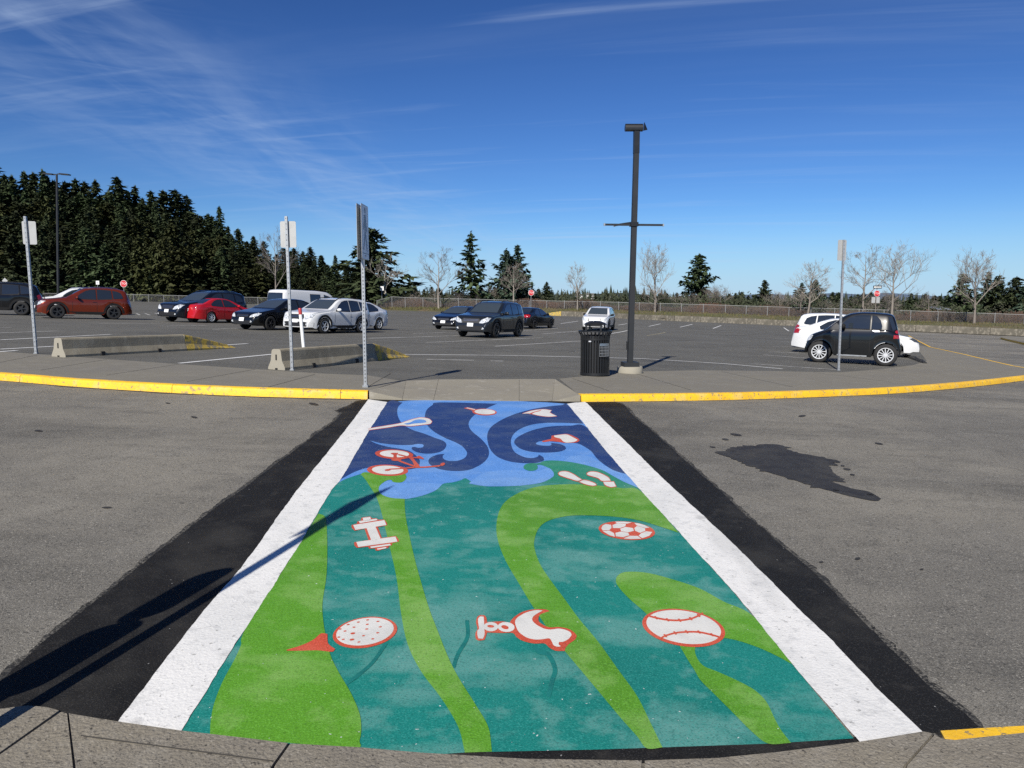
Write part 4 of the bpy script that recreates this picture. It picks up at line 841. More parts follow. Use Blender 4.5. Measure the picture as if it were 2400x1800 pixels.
# ------------------------------------------------------------------ cars
def interp(tab, s):
    if s <= tab[0][0]: return tab[0][1]
    for (a, b), (c, d) in zip(tab, tab[1:]):
        if s <= c: return b + (d - b) * (s - a) / (c - a)
    return tab[-1][1]
def smooth_tab(tab, step=.03, k=2):
    n = int(tab[-1][0] / step); q = [(tab[-1][0] * i / n, interp(tab, tab[-1][0] * i / n)) for i in range(n + 1)]
    for _ in range(k):
        q = [q[0]] + [(q[i][0], (q[i - 1][1] + 2 * q[i][1] + q[i + 1][1]) / 4) for i in range(1, len(q) - 1)] + [q[-1]]
    return q
TYPES = {
 'suv': dict(L=4.6, W=1.86, H=1.70, wb=2.72, fo=.92, r=.36, gnd=.24, tumble=.17,
   top=[(0, .52), (.02, .66), (.06, .80), (.14, .92), (.35, 1.0), (1.0, 1.075), (1.34, 1.13), (1.60, 1.28), (2.02, 1.54), (2.25, 1.635), (2.7, 1.69), (3.3, 1.70), (3.9, 1.67), (4.22, 1.61), (4.32, 1.50), (4.44, 1.15), (4.52, .98), (4.58, .75), (4.6, .5)],
   belt=[(0, .5), (.14, .80), (.5, .93), (1.34, 1.03), (2.3, 1.045), (3.6, 1.09), (4.3, 1.12), (4.6, .6)],
   win=[[(1.74, 1.07), (2.02, 1.33), (2.30, 1.50), (2.52, 1.555), (2.76, 1.575), (2.76, 1.06)], [(2.84, 1.065), (2.84, 1.578), (3.2, 1.575), (3.52, 1.55), (3.56, 1.10)], [(3.64, 1.11), (3.60, 1.545), (3.85, 1.50), (4.02, 1.42), (4.12, 1.20), (4.08, 1.15)]],
   wsh=[(1.15, .70), (1.35, .655), (1.60, .58)], rwin=[(1.18, .60), (1.35, .60), (1.53, .50)],
   head=[(.42, .66), (.50, .80), (.76, .93), (.86, .90), (.82, .74), (.60, .66)], tail=[(.50, .92), (.55, 1.08), (.74, 1.12), (.86, 1.05), (.86, .86), (.66, .84)],
   grille=[(-.46, .74), (-.40, .88), (.40, .88), (.46, .74), (.42, .66), (-.42, .66)], lowgrille=[(-.55, .34), (-.62, .52), (.62, .52), (.55, .34)], plate=(.0, .58), rplate=.86, clad=.13),
 'sedan': dict(L=4.56, W=1.77, H=1.43, wb=2.66, fo=.90, r=.315, gnd=.19, tumble=.20,
   top=[(0, .42), (.02, .54), (.07, .66), (.25, .77), (.8, .87), (1.22, .945), (1.45, 1.05), (2.05, 1.345), (2.35, 1.41), (2.8, 1.43), (3.15, 1.40), (3.5, 1.29), (3.98, 1.075), (4.2, 1.045), (4.42, 1.0), (4.50, .82), (4.54, .62), (4.56, .45)],
   belt=[(0, .42), (.1, .62), (.4, .76), (1.22, .875), (2.4, .90), (3.8, .955), (4.3, .95), (4.5, .75), (4.56, .5)],
   win=[[(1.60, .93), (1.9, 1.12), (2.2, 1.28), (2.42, 1.325), (2.64, 1.338), (2.64, .925)], [(2.72, .925), (2.72, 1.338), (3.0, 1.325), (3.25, 1.25), (3.52, 1.08), (3.48, .97)]],
   wsh=[(.98, .70), (1.15, .66), (1.36, .56)], rwin=[(1.09, .62), (1.2, .60), (1.35, .50)],
   head=[(.44, .56), (.52, .66), (.76, .76), (.84, .73), (.80, .62), (.60, .56)], tail=[(.44, .78), (.46, .93), (.74, .97), (.83, .93), (.83, .78), (.64, .76)],
   grille=[(-.38, .60), (-.34, .68), (.34, .68), (.38, .60), (.34, .56), (-.34, .56)], lowgrille=[(-.50, .26), (-.56, .42), (.56, .42), (.50, .26)], plate=(.0, .46), rplate=.72, clad=0),
 'van': dict(L=5.5, W=2.02, H=2.08, wb=3.3, fo=.95, r=.36, gnd=.26, tumble=.10,
   top=[(0, .55), (.03, .8), (.12, 1.0), (.4, 1.15), (.8, 1.3), (1.5, 1.9), (1.8, 2.03), (2.4, 2.08), (4.9, 2.08), (5.25, 2.05), (5.38, 1.98), (5.44, 1.6), (5.48, 1.0), (5.5, .5)],
   belt=[(0, .55), (.2, .9), (.8, 1.15), (5.3, 1.2), (5.5, .7)],
   win=[[(1.2, 1.22), (1.7, 1.72), (2.15, 1.82), (2.15, 1.2)], [(2.5, 1.22), (2.5, 1.82), (3.35, 1.82), (3.35, 1.22)]],
   wsh=[(1.32, .8), (1.6, .76), (1.88, .66)], rwin=[(1.30, .70), (1.5, .70), (1.86, .66)],
   head=[(.55, .75), (.6, .92), (.8, .98), (.9, .9), (.85, .78)], tail=[(.86, .8), (.86, 1.25), (.95, 1.25), (.95, .8)],
   grille=[(-.4, .72), (-.36, .86), (.36, .86), (.4, .72)], lowgrille=[(-.55, .36), (-.6, .5), (.6, .5), (.55, .36)], plate=(0, .6), rplate=.8, clad=0),
 'micro': dict(L=2.70, W=1.56, H=1.54, wb=1.867, fo=.43, r=.318, gnd=.23, tumble=.14,
   top=[(0, .42), (.02, .60), (.07, .74), (.2, .85), (.4, .93), (.58, 1.0), (.85, 1.23), (1.05, 1.40), (1.25, 1.495), (1.55, 1.54), (1.9, 1.54), (2.25, 1.52), (2.42, 1.49), (2.47, 1.43), (2.56, 1.15), (2.62, .92), (2.68, .65), (2.70, .42)],
   belt=[(0, .42), (.1, .62), (.3, .80), (.7, .98), (1.4, 1.01), (2.3, 1.04), (2.55, .95), (2.7, .5)],
   win=[[(.98, 1.045), (1.06, 1.20), (1.2, 1.34), (1.42, 1.425), (1.62, 1.445), (1.80, 1.445), (1.80, 1.05)], [(1.86, 1.05), (1.86, 1.44), (1.98, 1.42), (2.09, 1.30), (2.14, 1.15), (2.13, 1.06)], [(2.28, 1.42), (2.39, 1.42), (2.53, 1.08), (2.44, 1.03)]],
   wsh=[(1.06, .62), (1.25, .58), (1.46, .50)], rwin=[(1.10, .50), (1.25, .50), (1.40, .44)],
   head=[(.36, .62), (.42, .80), (.56, .86), (.66, .80), (.66, .66), (.5, .58)], tail=[(.6, .80), (.6, .9), (.72, .9), (.72, .80)],
   grille=[(-.3, .5), (-.28, .6), (.28, .6), (.3, .5)], lowgrille=[(-.45, .28), (-.5, .42), (.5, .42), (.45, .28)], plate=(0, .45), rplate=.6, clad=0),
}
def car_body(T):
    L, Wd, gnd, r = T['L'], T['W'], T['gnd'], T['r']
    top, belt = smooth_tab(T['top']), smooth_tab(T['belt'])
    fx, rx = T['fo'], T['fo'] + T['wb']; ra = r + .055
    st = {0, L}
    st |= {L * i / 44 for i in range(45)} | {.02, .05, .09, L - .02, L - .05, L - .09, L - .14}
    for w in (fx, rx):
        for k in range(-9, 10): st.add(w + ra * math.sin(R(10 * k)) * .999)
    st = sorted(st); q = [st[0]]
    for s in st[1:]:
        if s - q[-1] > .012: q.append(s)
    st = q; gmax = T['H'] - interp(belt, L * .5)
    rings = []
    for s in st:
        e = min(s, L - s)
        w = Wd / 2 * (1 - .20 * max(0, 1 - e / .55) ** 2.4 - .03 * max(0, 1 - e / 1.3) ** 1.5)
        zt = interp(top, s); zb = gnd + (.05 if s < .3 else 0) + (.07 * max(0, 1 - (L - s) / .5))
        for c in (fx, rx):
            if abs(s - c) < ra: zb = max(zb, r + math.sqrt(max(0, ra * ra - (s - c) ** 2)) - .01)
        zbe = min(interp(belt, s), zt - .025); zbe = max(zbe, zb + .05)
        zt = max(zt, zbe + .02); g = zt - zbe; hgt = zbe - zb
        wc = .945 * w - T['tumble'] * g / gmax if g > .12 else .945 * w - T['tumble'] * g / gmax
        bul = lambda f: w * (1 - .045 * (1 - f) ** 2)
        ring = [(0, zb), (.80 * w, zb), (.965 * w if zb < gnd + .1 else bul(.5), zb + .004), (bul(.35), zb + hgt * .22), (bul(.7) * 1.002, zb + hgt * .48), (bul(.95), zb + hgt * .74), (w * .992, zb + hgt * .90), (w * .965, zbe - .004), (w * .945, zbe + .006)]
        ring += [(.945 * w - (.945 * w - wc) * .45, zbe + g * .42), (wc + .012, zbe + g * .78), (wc - .025, zbe + g * .905), (wc - .10 if wc > .3 else wc * .7, zbe + g * .965), (wc * .5, zbe + g * .993), (0, zt)]
        rings.append((s, ring))
    n = len(rings[0][1]); mbb = MB(); full = 2 * n - 2
    for s, ring in rings:
        x = L / 2 - s
        mbb.v += [(x, -y, z) for y, z in ring] + [(x, y, z) for y, z in reversed(ring[1:-1])]
    for i in range(len(rings) - 1):
        for k in range(full):
            a, b = i * full + k, i * full + (k + 1) % full; mbb.f.append((a, a + full, b + full, b))
    mbb.f.append(tuple(range(full))); mbb.f.append(tuple(reversed(range((len(rings) - 1) * full, len(rings) * full))))
    return mbb
def patch(tree, poly, axis, off=.005, rings=5, dense=5):
    """a panel conformed to the body: polygon given in side (x,z) or front (y,z) view, cast onto the surface"""
    P = []
    for i, a in enumerate(poly):
        b = poly[(i + 1) % len(poly)]
        P += [(a[0] + (b[0] - a[0]) * k / dense, a[1] + (b[1] - a[1]) * k / dense) for k in range(dense)]
    c = (sum(p[0] for p in P) / len(P), sum(p[1] for p in P) / len(P))
    o_d = {'L': (Vector((0, 3, 0)), Vector((0, -1, 0))), 'R': (Vector((0, -3, 0)), Vector((0, 1, 0))), 'F': (Vector((5, 0, 0)), Vector((-1, 0, 0))), 'B': (Vector((-5, 0, 0)), Vector((1, 0, 0)))}[axis]
    def cast(p):
        o = Vector((p[0], o_d[0].y, p[1])) if axis in 'LR' else Vector((o_d[0].x, p[0], p[1]))
        h, nr, _, _ = tree.ray_cast(o, o_d[1])
        if h is None: return None
        if nr.dot(o_d[1]) > 0: nr = -nr
        return h + nr * off * .6 - o_d[1] * off * .6
    vs = []; m = len(P)
    for j in range(rings):
        t = 1 - j / rings
        for p in P: vs.append(cast((c[0] + (p[0] - c[0]) * t, c[1] + (p[1] - c[1]) * t)))
    vs.append(cast(c))
    good = [v for v in vs if v is not None]
    if not good: return MB()
    for i, v in enumerate(vs):
        if v is None: vs[i] = min(good, key=lambda g: abs(i - vs.index(g)) if g in vs else 99)
    fs = []
    for j in range(rings - 1):
        for k in range(m): fs.append((j * m + k, j * m + (k + 1) % m, (j + 1) * m + (k + 1) % m, (j + 1) * m + k))
    fs += [((rings - 1) * m + k, (rings - 1) * m + (k + 1) % m, rings * m) for k in range(m)]
    # face outwards
    a, b, cc = vs[0], vs[m // 3], vs[2 * m // 3]
    if (b - a).cross(cc - a).dot(o_d[1]) > 0: fs = [tuple(reversed(f)) for f in fs]
    return MB().add(vs, fs)
def wheel_meshes(r, spokes, rimmat, key, cache={}):
    k = (r, spokes, rimmat.name)
    if k in cache: return cache[k]
    w = .10
    tyre = MB().lathe([(r * .64, -w), (r * .80, -w - .012), (r * .93, -w), (r * .99, -w * .7), (r, 0), (r * .99, w * .7), (r * .93, w), (r * .80, w + .012), (r * .64, w)], 36, 'y', closed=True).mesh('tyre', M['rubber'], 50)
    rim = MB().lathe([(r * .665, w * .98), (r * .67, w * 1.07), (r * .60, w * 1.05), (r * .59, w * .75), (r * .60, w * .74), (r * .665, w * .75)], 36, 'y', closed=True)
    rim_me = rim.mesh('rim', M['alloy_dark'] if rimmat is M['alloy_dark'] else rimmat, 40)
    sp = MB()
    for i in range(spokes):
        a = 2 * math.pi * i / spokes; m = Matrix.Rotation(a, 3, 'Y')
        wd = r * (.15 if spokes < 8 else .07)
        sp.box(m @ Vector((r * .33, w * .86, 0)), (r * .58, .02, wd), m)
    sp.lathe([(0, w * .98), (r * .12, w * .98), (r * .15, w * .8), (r * .15, w * .5)], 18, 'y')
    sp_me = sp.mesh('spokes', rimmat, 40)
    back = MB().lathe([(0, w * .30), (r * .66, w * .30), (r * .66, w * .25), (0, w * .25)], 30, 'y').mesh('brake', M['seam'])
    cache[k] = (tyre, rim_me, sp_me, back); return cache[k]
BODY = {}
def make_car(name, typ, paint_, label, contact, head, side, dims=None, rim='alloy', spokes=5, roof_rails=None, headm='lamp', glass='glass', clad=None, extra=None, end='f', cat='car', win=None):
    """contact: ground point of the near wheel ('f' front or 'r' rear) on the given side; head: heading in degrees"""
    T = TYPES[typ]; L = T['L']; sx, sy, sz = (dims[0] / T['L'], dims[1] / T['W'], dims[2] / T['H']) if dims else (1, 1, 1)
    if typ not in BODY:
        mbb = car_body(T); BODY[typ] = (mbb, BVHTree.FromPolygons([Vector(v) for v in mbb.v], mbb.f))
    mbb, tree = BODY[typ]
    rz = R(head); f = Vector((math.cos(rz), math.sin(rz), 0)); lft = Vector((-f.y, f.x, 0))
    s = T['fo'] if end == 'f' else T['fo'] + T['wb']; track = (T['W'] / 2 - .10) * sy
    loc = Vector((contact[0], contact[1], 0)) - f * (L / 2 - s) * sx - lft * track * (1 if side == 'L' else -1)
    loc.z = zl(loc.x, loc.y)
    zx = zl(loc.x + f.x, loc.y + f.y) - loc.z; zy = zl(loc.x + lft.x, loc.y + lft.y) - loc.z
    fx, ly = Vector((f.x, f.y, zx)).normalized(), Vector((lft.x, lft.y, zy)); nz = fx.cross(ly).normalized(); ly = nz.cross(fx)
    root = bpy.data.objects.new(name, None); link(root); root.empty_display_size = .3
    root.matrix_world = Matrix.Translation(loc) @ Matrix((fx, ly, nz)).transposed().to_4x4()
    tag(root, label, cat)
    def put(mb_, nm, m, par=root, smooth=35):
        if not mb_.v: return None
        b = MB(); b.v = [(x * sx, y * sy, z * sz) for x, y, z in mb_.v]; b.f = list(mb_.f); return b.build(nm, m, par, smooth=smooth)
    X = lambda q: [(L / 2 - a, b) for a, b in q]
    body = put(mbb, 'body', paint_, smooth=32)
    wins = T['win'] if win is None else win
    for sd in 'LR':
        for q in wins:
            cx_ = sum(a for a, b in q) / len(q); cz = sum(b for a, b in q) / len(q)
            big = [(cx_ + (a - cx_) * 1.05, cz + (b - cz) * 1.09) for a, b in q]
            fr = put(patch(tree, X(big), sd, .004), 'window_frame', M['seam'])
            put(patch(tree, X(q), sd, .009), 'side_window', M[glass])
        # door gaps
        if wins:
            gx = [wins[0][-1][0] + .04, wins[0][0][0] - .12] + ([wins[1][-1][0] + .03] if len(wins) > 1 and typ != 'micro' else [])
            for g in gx: put(patch(tree, X([(g - .006, T['gnd'] + .12), (g - .006, wins[0][0][1] - .05), (g + .006, wins[0][0][1] - .05), (g + .006, T['gnd'] + .12)]), sd, .003, 2, 8), 'door_gap', M['seam'])
            if typ != 'micro':
                for g in gx[:1] + gx[2:]: 
                    h_ = patch(tree, X([(g - .26, wins[0][0][1] - .15), (g - .26, wins[0][0][1] - .115), (g - .06, wins[0][0][1] - .115), (g - .06, wins[0][0][1] - .15)]), sd, .025, 2, 3); put(h_, 'door_handle', paint_)
        if typ == 'micro': put(patch(tree, X(ell((1.99, 1.0), .095, .035, 0, 14)), sd, .012, 3, 1), 'door_handle', M['chrome'])
    ww = T['wsh']; put(patch(tree, [(y, z) for z, y in ww] + [(-y, z) for z, y in reversed(ww)], 'F', .008, 6, 6), 'windscreen', M['glass_blue'])
    ww = T['rwin']; put(patch(tree, [(y, z) for z, y in ww] + [(-y, z) for z, y in reversed(ww)], 'B', .008, 6, 6), 'rear_window', M['glass'])
    for sg in (1, -1):
        hl = put(patch(tree, [(sg * y, z) for y, z in T['head']], 'F', .010, 4, 3), 'headlight', M[headm])
        put(patch(tree, [(sg * y, z) for y, z in T['tail']], 'B', .010, 4, 3), 'tail_light', M['tail'])
        fy = .58 * T['W'] / 1.86; put(patch(tree, ell((sg * fy, T['gnd'] + .19), .10, .045, 0, 12), 'F', .012, 3, 1), 'fog_light', M['lamp'])
        if typ == 'micro':
            for zc in (.99, .855): put(patch(tree, X(ell((2.555, zc), .052, .045, 0, 16)), 'R' if sg < 0 else 'L', .012, 3, 1), 'tail_light', M['tail'])
        # wing mirror
        mx, mz = (L / 2 - wins[0][0][0] - .10 if wins else 0), (wins[0][0][1] + .06 if wins else 1)
        yb = T['W'] / 2 * .94
        mm = MB().lathe([(0, -.11), (.055, -.10), (.075, -.03), (.072, .06), (.045, .10), (0, .105)], 12, 'y'); mm.v = [(x * .8 + mx, y + sg * (yb + .12), z + mz) for x, y, z in mm.v]
        mo = put(mm, 'wing_mirror', M['plastic'] if typ == 'micro' or clad == 'dark' else paint_, smooth=60)
        put(MB().box((mx, sg * (yb + .01), mz - .03), (.05, .12, .03)), 'mirror_arm', M['plastic'], mo, 30)
    gr = put(patch(tree, T['grille'], 'F', .012, 4, 6), 'grille', M['grille'])
    for k in range(2):
        z0 = T['grille'][0][1] + .03 + .06 * k - .02
        put(patch(tree, [(-.36, z0), (-.36, z0 + .018), (.36, z0 + .018), (.36, z0)], 'F', .020, 2, 8), 'grille_bar', M['chrome'] if extra != 'plain' else M['plastic'], gr or root)
    if clad: put(patch(tree, [(-.84, T['gnd'] + .08), (-.86, T['gnd'] + .26), (-.5, T['gnd'] + .30), (.5, T['gnd'] + .30), (.86, T['gnd'] + .26), (.84, T['gnd'] + .08)], 'F', .006, 4, 8), 'bumper_trim', M['plastic'])
    put(patch(tree, T['lowgrille'], 'F', .014, 4, 6), 'lower_grille', M['grille'])
    px, pz = T['plate']; put(patch(tree, [(-.15, pz - .075), (-.15, pz + .075), (.15, pz + .075), (.15, pz - .075)], 'F', .028, 2, 4), 'licence_plate', M['plate'])
    rp = T['rplate']; put(patch(tree, [(-.15, rp - .075), (-.15, rp + .075), (.15, rp + .075), (.15, rp - .075)], 'B', .028, 2, 4), 'licence_plate', M['plate'])
    # sill and wheel-arch cladding
    g = T['gnd']; fo, ro = T['fo'], T['fo'] + T['wb']; ra = T['r'] + .06
    cladm = M['plastic'] if clad else M['seam']
    for sd in 'LR':
        put(patch(tree, X([(fo + ra, g + .012), (fo + ra, g + (.15 if clad else .05)), (ro - ra, g + (.15 if clad else .05)), (ro - ra, g + .012)]), sd, .006, 2, 8), 'sill_trim', M['galv'] if typ == 'micro' else cladm)
        if clad:
            for c in (fo, ro):
                arc = [(c + (ra + dr) * math.cos(R(a)), T['r'] + (ra + dr) * math.sin(R(a))) for dr, rng in ((.002, range(-12, 193, 12)), (.105, range(192, -13, -12))) for a in rng]
                # ring strip, quad by quad
                mb2 = MB(); n2 = len(arc) // 2
                for i in range(n2 - 1):
                    q = [arc[i], arc[i + 1], arc[2 * n2 - 2 - i], arc[2 * n2 - 1 - i]]
                    q = [p for p in q]; sub = patch(tree, X(q), sd, .010, 1, 1)
                    if sub.v: mb2.add(sub.v[:4], [(0, 1, 2, 3)])
                put(mb2, 'wheel_arch', M['plastic'], smooth=None)
    # underbody, so that no daylight shows through the arches
    ub = MB(); ub.box((0, 0, g + .13), (L * .86, T['W'] * .62, .18)); put(ub, 'underbody', M['seam'])
    rimm = M[rim]
    ty, rm_, sp, bk_ = wheel_meshes(round(T['r'] * sz, 3), spokes, rimm, rim)
    for s_ in (fo, ro):
        for sg in (1, -1):
            o = bpy.data.objects.new('wheel', ty); link(o, root)
            o.location = ((L / 2 - s_) * sx, sg * (T['W'] / 2 - .115) * sy, T['r'] * sz); o.rotation_euler = (0, random.uniform(0, 6), 0 if sg > 0 else math.pi)
            for me_, nm in ((rm_, 'rim'), (sp, 'spokes'), (bk_, 'brake')):
                c = bpy.data.objects.new(nm, me_); link(c, o)
    if roof_rails:
        for sg in (1, -1):
            pts = []
            for k in range(9):
                t = k / 8; s_ = 2.05 + 1.95 * t; h, nr, _, _ = tree.ray_cast(Vector((L / 2 - s_, sg * .54, 3)), Vector((0, 0, -1)))
                if h: pts.append(h + Vector((0, 0, .045 if 0 < k < 8 else -.005)))
            put(MB().tube(pts, .017, 6), 'roof_rail', M[roof_rails])
    return root
lt = lambda u, v: tuple(LT(u, v)[:2])
kona = make_car('parked_car', 'suv', M['p_white'], 'white compact crossover with dark wheel arches, parked nose-out behind the white bollard', lt(758, 782), 243, 'L', (4.20, 1.80, 1.56), 'alloy', 5, 'plastic', 'lamp', clad='clad')
make_car('parked_car', 'suv', M['p_copper'], 'copper-red crossover with chrome grille beside a low concrete barrier', lt(135, 746.5), 219, 'L', (4.55, 1.90, 1.72), 'alloy_dark', 5, 'chrome', clad='clad')
make_car('parked_car', 'suv', M['p_char'], 'charcoal crossover with roof rails parked between two black cars', lt(1160, 792), 247, 'L', (4.52, 1.84, 1.68), 'alloy_dark', 5, 'black_metal', clad='clad')
make_car('parked_car', 'micro', M['p_smart'], 'short glossy black two-seat car with silver multi-spoke wheels', lt(1918, 849), 153.6, 'L', (2.70, 1.56, 1.62), 'alloy', 12)
make_car('parked_car', 'suv', M['p_navy'], 'large blue-black SUV parked behind the bright red saloon', lt(402, 753), 243, 'R', (5.0, 1.98, 1.77), 'alloy_dark', 5, 'chrome', clad='clad')
make_car('parked_car', 'sedan', M['p_red'], 'bright red saloon parked tail-out in front of a blue-black SUV', lt(494, 757), 62, 'R', (4.45, 1.70, 1.38), 'alloy', 7, end='r')
make_car('parked_car', 'sedan', M['p_black'], 'black saloon parked nose-out between the red saloon and the white crossover', lt(632, 774), 241, 'L', (4.55, 1.76, 1.46), 'alloy_dark', 5)
make_car('parked_van', 'van', M['p_white'], 'tall white van with dark rear window standing behind the black saloon', (-13.5, 47.2), 58, 'R', None, 'alloy', 5, end='r', cat='van')
make_car('parked_car', 'sedan', M['p_silver'], 'pale silver saloon mostly hidden behind the white crossover', lt(886, 773.6), 243, 'L', (4.5, 1.77, 1.45), 'alloy', 5, end='r')
make_car('parked_car', 'sedan', M['p_black'], 'low black saloon with bright headlights, half hidden by the charcoal crossover', lt(1027, 770.7), 247, 'R', (4.55, 1.78, 1.40), 'alloy_dark', 5)
make_car('parked_car', 'sedan', M['p_black'], 'black saloon showing red tail light, beyond the charcoal crossover', lt(1251, 770.7), 62, 'R', (4.5, 1.78, 1.45), 'alloy_dark', 5, end='r')
make_car('parked_car', 'suv', M['p_white'], 'white crossover with dark mirrors parked nose-out beyond the litter bin', lt(1424, 776), 255, 'L', (4.65, 1.84, 1.66), 'alloy_dark', 5, None, clad='dark')
ff, rt_ = Vector((.896, -.445, 0)), Vector((-.445, -.896, 0))
q = Vector((13.6, 29.5, 0)) + ff * 1.38 + rt_ * .80
make_car('parked_car', 'sedan', M['p_white'], 'white saloon beyond the black two-seat car, its nose showing past the rear', (q.x, q.y), -26.4, 'R', (4.55, 1.80, 1.42), 'alloy_dark', 5, headm='lamp_dark')
q = Vector((15.4, 34.2, 0)) + ff * 1.35 + rt_ * .83
make_car('parked_car', 'suv', M['p_white'], 'white crossover whose roof shows above the white saloon', (q.x, q.y), -26.4, 'R', (4.5, 1.85, 1.64), 'alloy_dark', 5)
make_car('parked_car', 'suv', M['p_black'], 'big black SUV standing past the copper-red crossover, cut by the photo edge', lt(51, 739), 206, 'L', (5.3, 2.0, 1.88), 'alloy_dark', 5, 'black_metal', end='r', clad='clad')
make_car('parked_car', 'suv', M['p_white'], 'white minivan with roof rack behind the copper-red crossover', (-31.0, 49.5), 206, 'L', (5.0, 1.95, 1.80), 'alloy', 5, 'chrome')
make_car('parked_car', 'sedan', M['p_black'], 'dark saloon barely showing between the blue-black SUV and the black saloon', (-14.2, 44.2), 243, 'L', (4.5, 1.76, 1.44), 'alloy_dark', 5, end='f')

# ------------------------------------------------------------------ far edge of the lot: kerb blocks, bank, fence
FE = [(1150, 107), (1270, 103), (1400, 99), (1550, 89), (1700, 85), (1900, 80), (2100, 76), (2400, 71), (2800, 66)]   # foot of the bank (photo x, distance)
def xy(u, y): d = ray(u, 705); t = y / d.y; return d.x * t
foot = [Vector((xy(u, y), y, zl(xy(u, y), y))) for u, y in FE]
FT = [(884, 118, 704, 727), (919, 117, 695, 722), (950, 116.5, 697, 721.5), (1200, 116, 703, 721), (1450, 112, 708, 727), (1700, 107, 715, 735), (1900, 103, 721.5, 744), (2071, 99, 726, 750), (2400, 93, 737, 759), (2800, 88, 750, 776)]
ft_b = [at(u, vb, y) for u, y, vt, vb in FT]; ft_t = [at(u, vt, y) for u, y, vt, vb in FT]
FL = [(-200, 140, 683, 706), (0, 137, 686, 708), (279, 133, 689, 710.5), (567, 128, 696, 717), (884, 122, 704, 726)]
fl_b = [at(u, vb, y) for u, y, vt, vb in FL]; fl_t = [at(u, vt, y) for u, y, vt, vb in FL]
def lin(line, x):
    if x <= line[0].x: return line[0].copy()
    for a, b in zip(line, line[1:]):
        if x <= b.x: return a.lerp(b, (x - a.x) / (b.x - a.x) if b.x != a.x else 0)
    return line[-1].copy()
allb = fl_b[:-1] + ft_b
mb = MB(); NX = 150; x0, x1 = -120, 85; PR = [0, .25, .5, .75, 1, 1.6, 3, 6]
for i in range(NX + 1):
    x = x0 + (x1 - x0) * i / NX; fb = lin(allb, x)
    if x < foot[0].x - 4: a = Vector((x, fb.y - 7, 0)); a.z = zl(x, a.y) - .05
    else: a = lin(foot, x); a.x = x; a.z = zl(x, a.y) + .25
    for t in PR:
        y = a.y + (fb.y - a.y) * t; z = a.z + (fb.z - a.z) * (min(1, t) ** .8) + (random.uniform(-.07, .07) if 0 < t < 1 else 0)
        if t > 1: z = fb.z + .05 * (t - 1)
        mb.v.append((x, y, z))
n = len(PR)
mb.f = [(i * n + k, (i + 1) * n + k, (i + 1) * n + k + 1, i * n + k + 1) for i in range(NX) for k in range(n - 1)]
bank = tag(mb.build('grass_bank', M['bank'], smooth=60), kind='structure')
# rough grass on the bank
mb = MB()
for _ in range(9000):
    x = random.uniform(-35, 78); a, b = lin(foot, max(x, foot[0].x)), lin(allb, x)
    if x < foot[0].x: a = Vector((x, b.y - 6, zl(x, b.y - 6)))
    t = random.random(); p = Vector((x, a.y + (b.y - a.y) * t, a.z + .2 + (b.z - a.z - .2) * t ** .8))
    h, r_ = random.uniform(.10, .34), random.uniform(.03, .09); an = random.uniform(0, math.pi)
    mb.add([p + Vector((-r_ * math.cos(an), -r_ * math.sin(an), -.05)), p + Vector((r_ * math.cos(an), r_ * math.sin(an), -.05)), p + Vector((random.uniform(-.12, .12), random.uniform(-.12, .12), h))], [(0, 1, 2)])
tag(mb.build('bank_grass', M['bank']), 'rough winter grass growing on the bank below the chain-link fence', 'grass', kind='stuff')
# kerb blocks along the foot of the bank
blk = 0
pl = [lin(foot, x) for x in [foot[1].x + (foot[-1].x - foot[1].x) * k / 400 for k in range(401)]]
acc = 0; start = pl[0]; i = 0
for a, b in zip(pl, pl[1:]):
    if (b - start).length > 3.05:
        d = b - start; d.z = 0; ln = d.length - .05; m = Matrix.Rotation(math.atan2(d.y, d.x), 3, 'Z')
        root = empty('kerb_block', (start.x, start.y, zl(start.x, start.y)), math.atan2(d.y, d.x))
        tag(root, 'long cast concrete block in the row holding back the grass bank', 'kerb block', 'concrete blocks along the bank')
        dz = zl(b.x, b.y) - zl(start.x, start.y)
        hh = .62 + random.uniform(-.03, .03); w = .22
        first = blk == 0
        vs = [(0, -w, -.05), (ln, -w, -.05 + dz), (ln, w, -.05 + dz), (0, w, -.05), (0, -w * .6, hh * (.25 if first else 1)), (ln, -w * .6, hh + dz), (ln, w * .6, hh + dz), (0, w * .6, hh * (.25 if first else 1))]
        MB().add(vs, [(0, 3, 2, 1), (4, 5, 6, 7), (0, 1, 5, 4), (1, 2, 6, 5), (2, 3, 7, 6), (3, 0, 4, 7)]).build('block', M['barrier_yel'] if first else M['kerb_far'], root)
        MB().box((ln + .03, 0, hh / 2 + dz - .02), (.05, .2, hh * .8)).build('gap_filler', M['seam'], root)
        if first: root['label'] = 'ramped yellow-stained concrete block at the start of the row along the bank'; del root['group']
        start = b; blk += 1
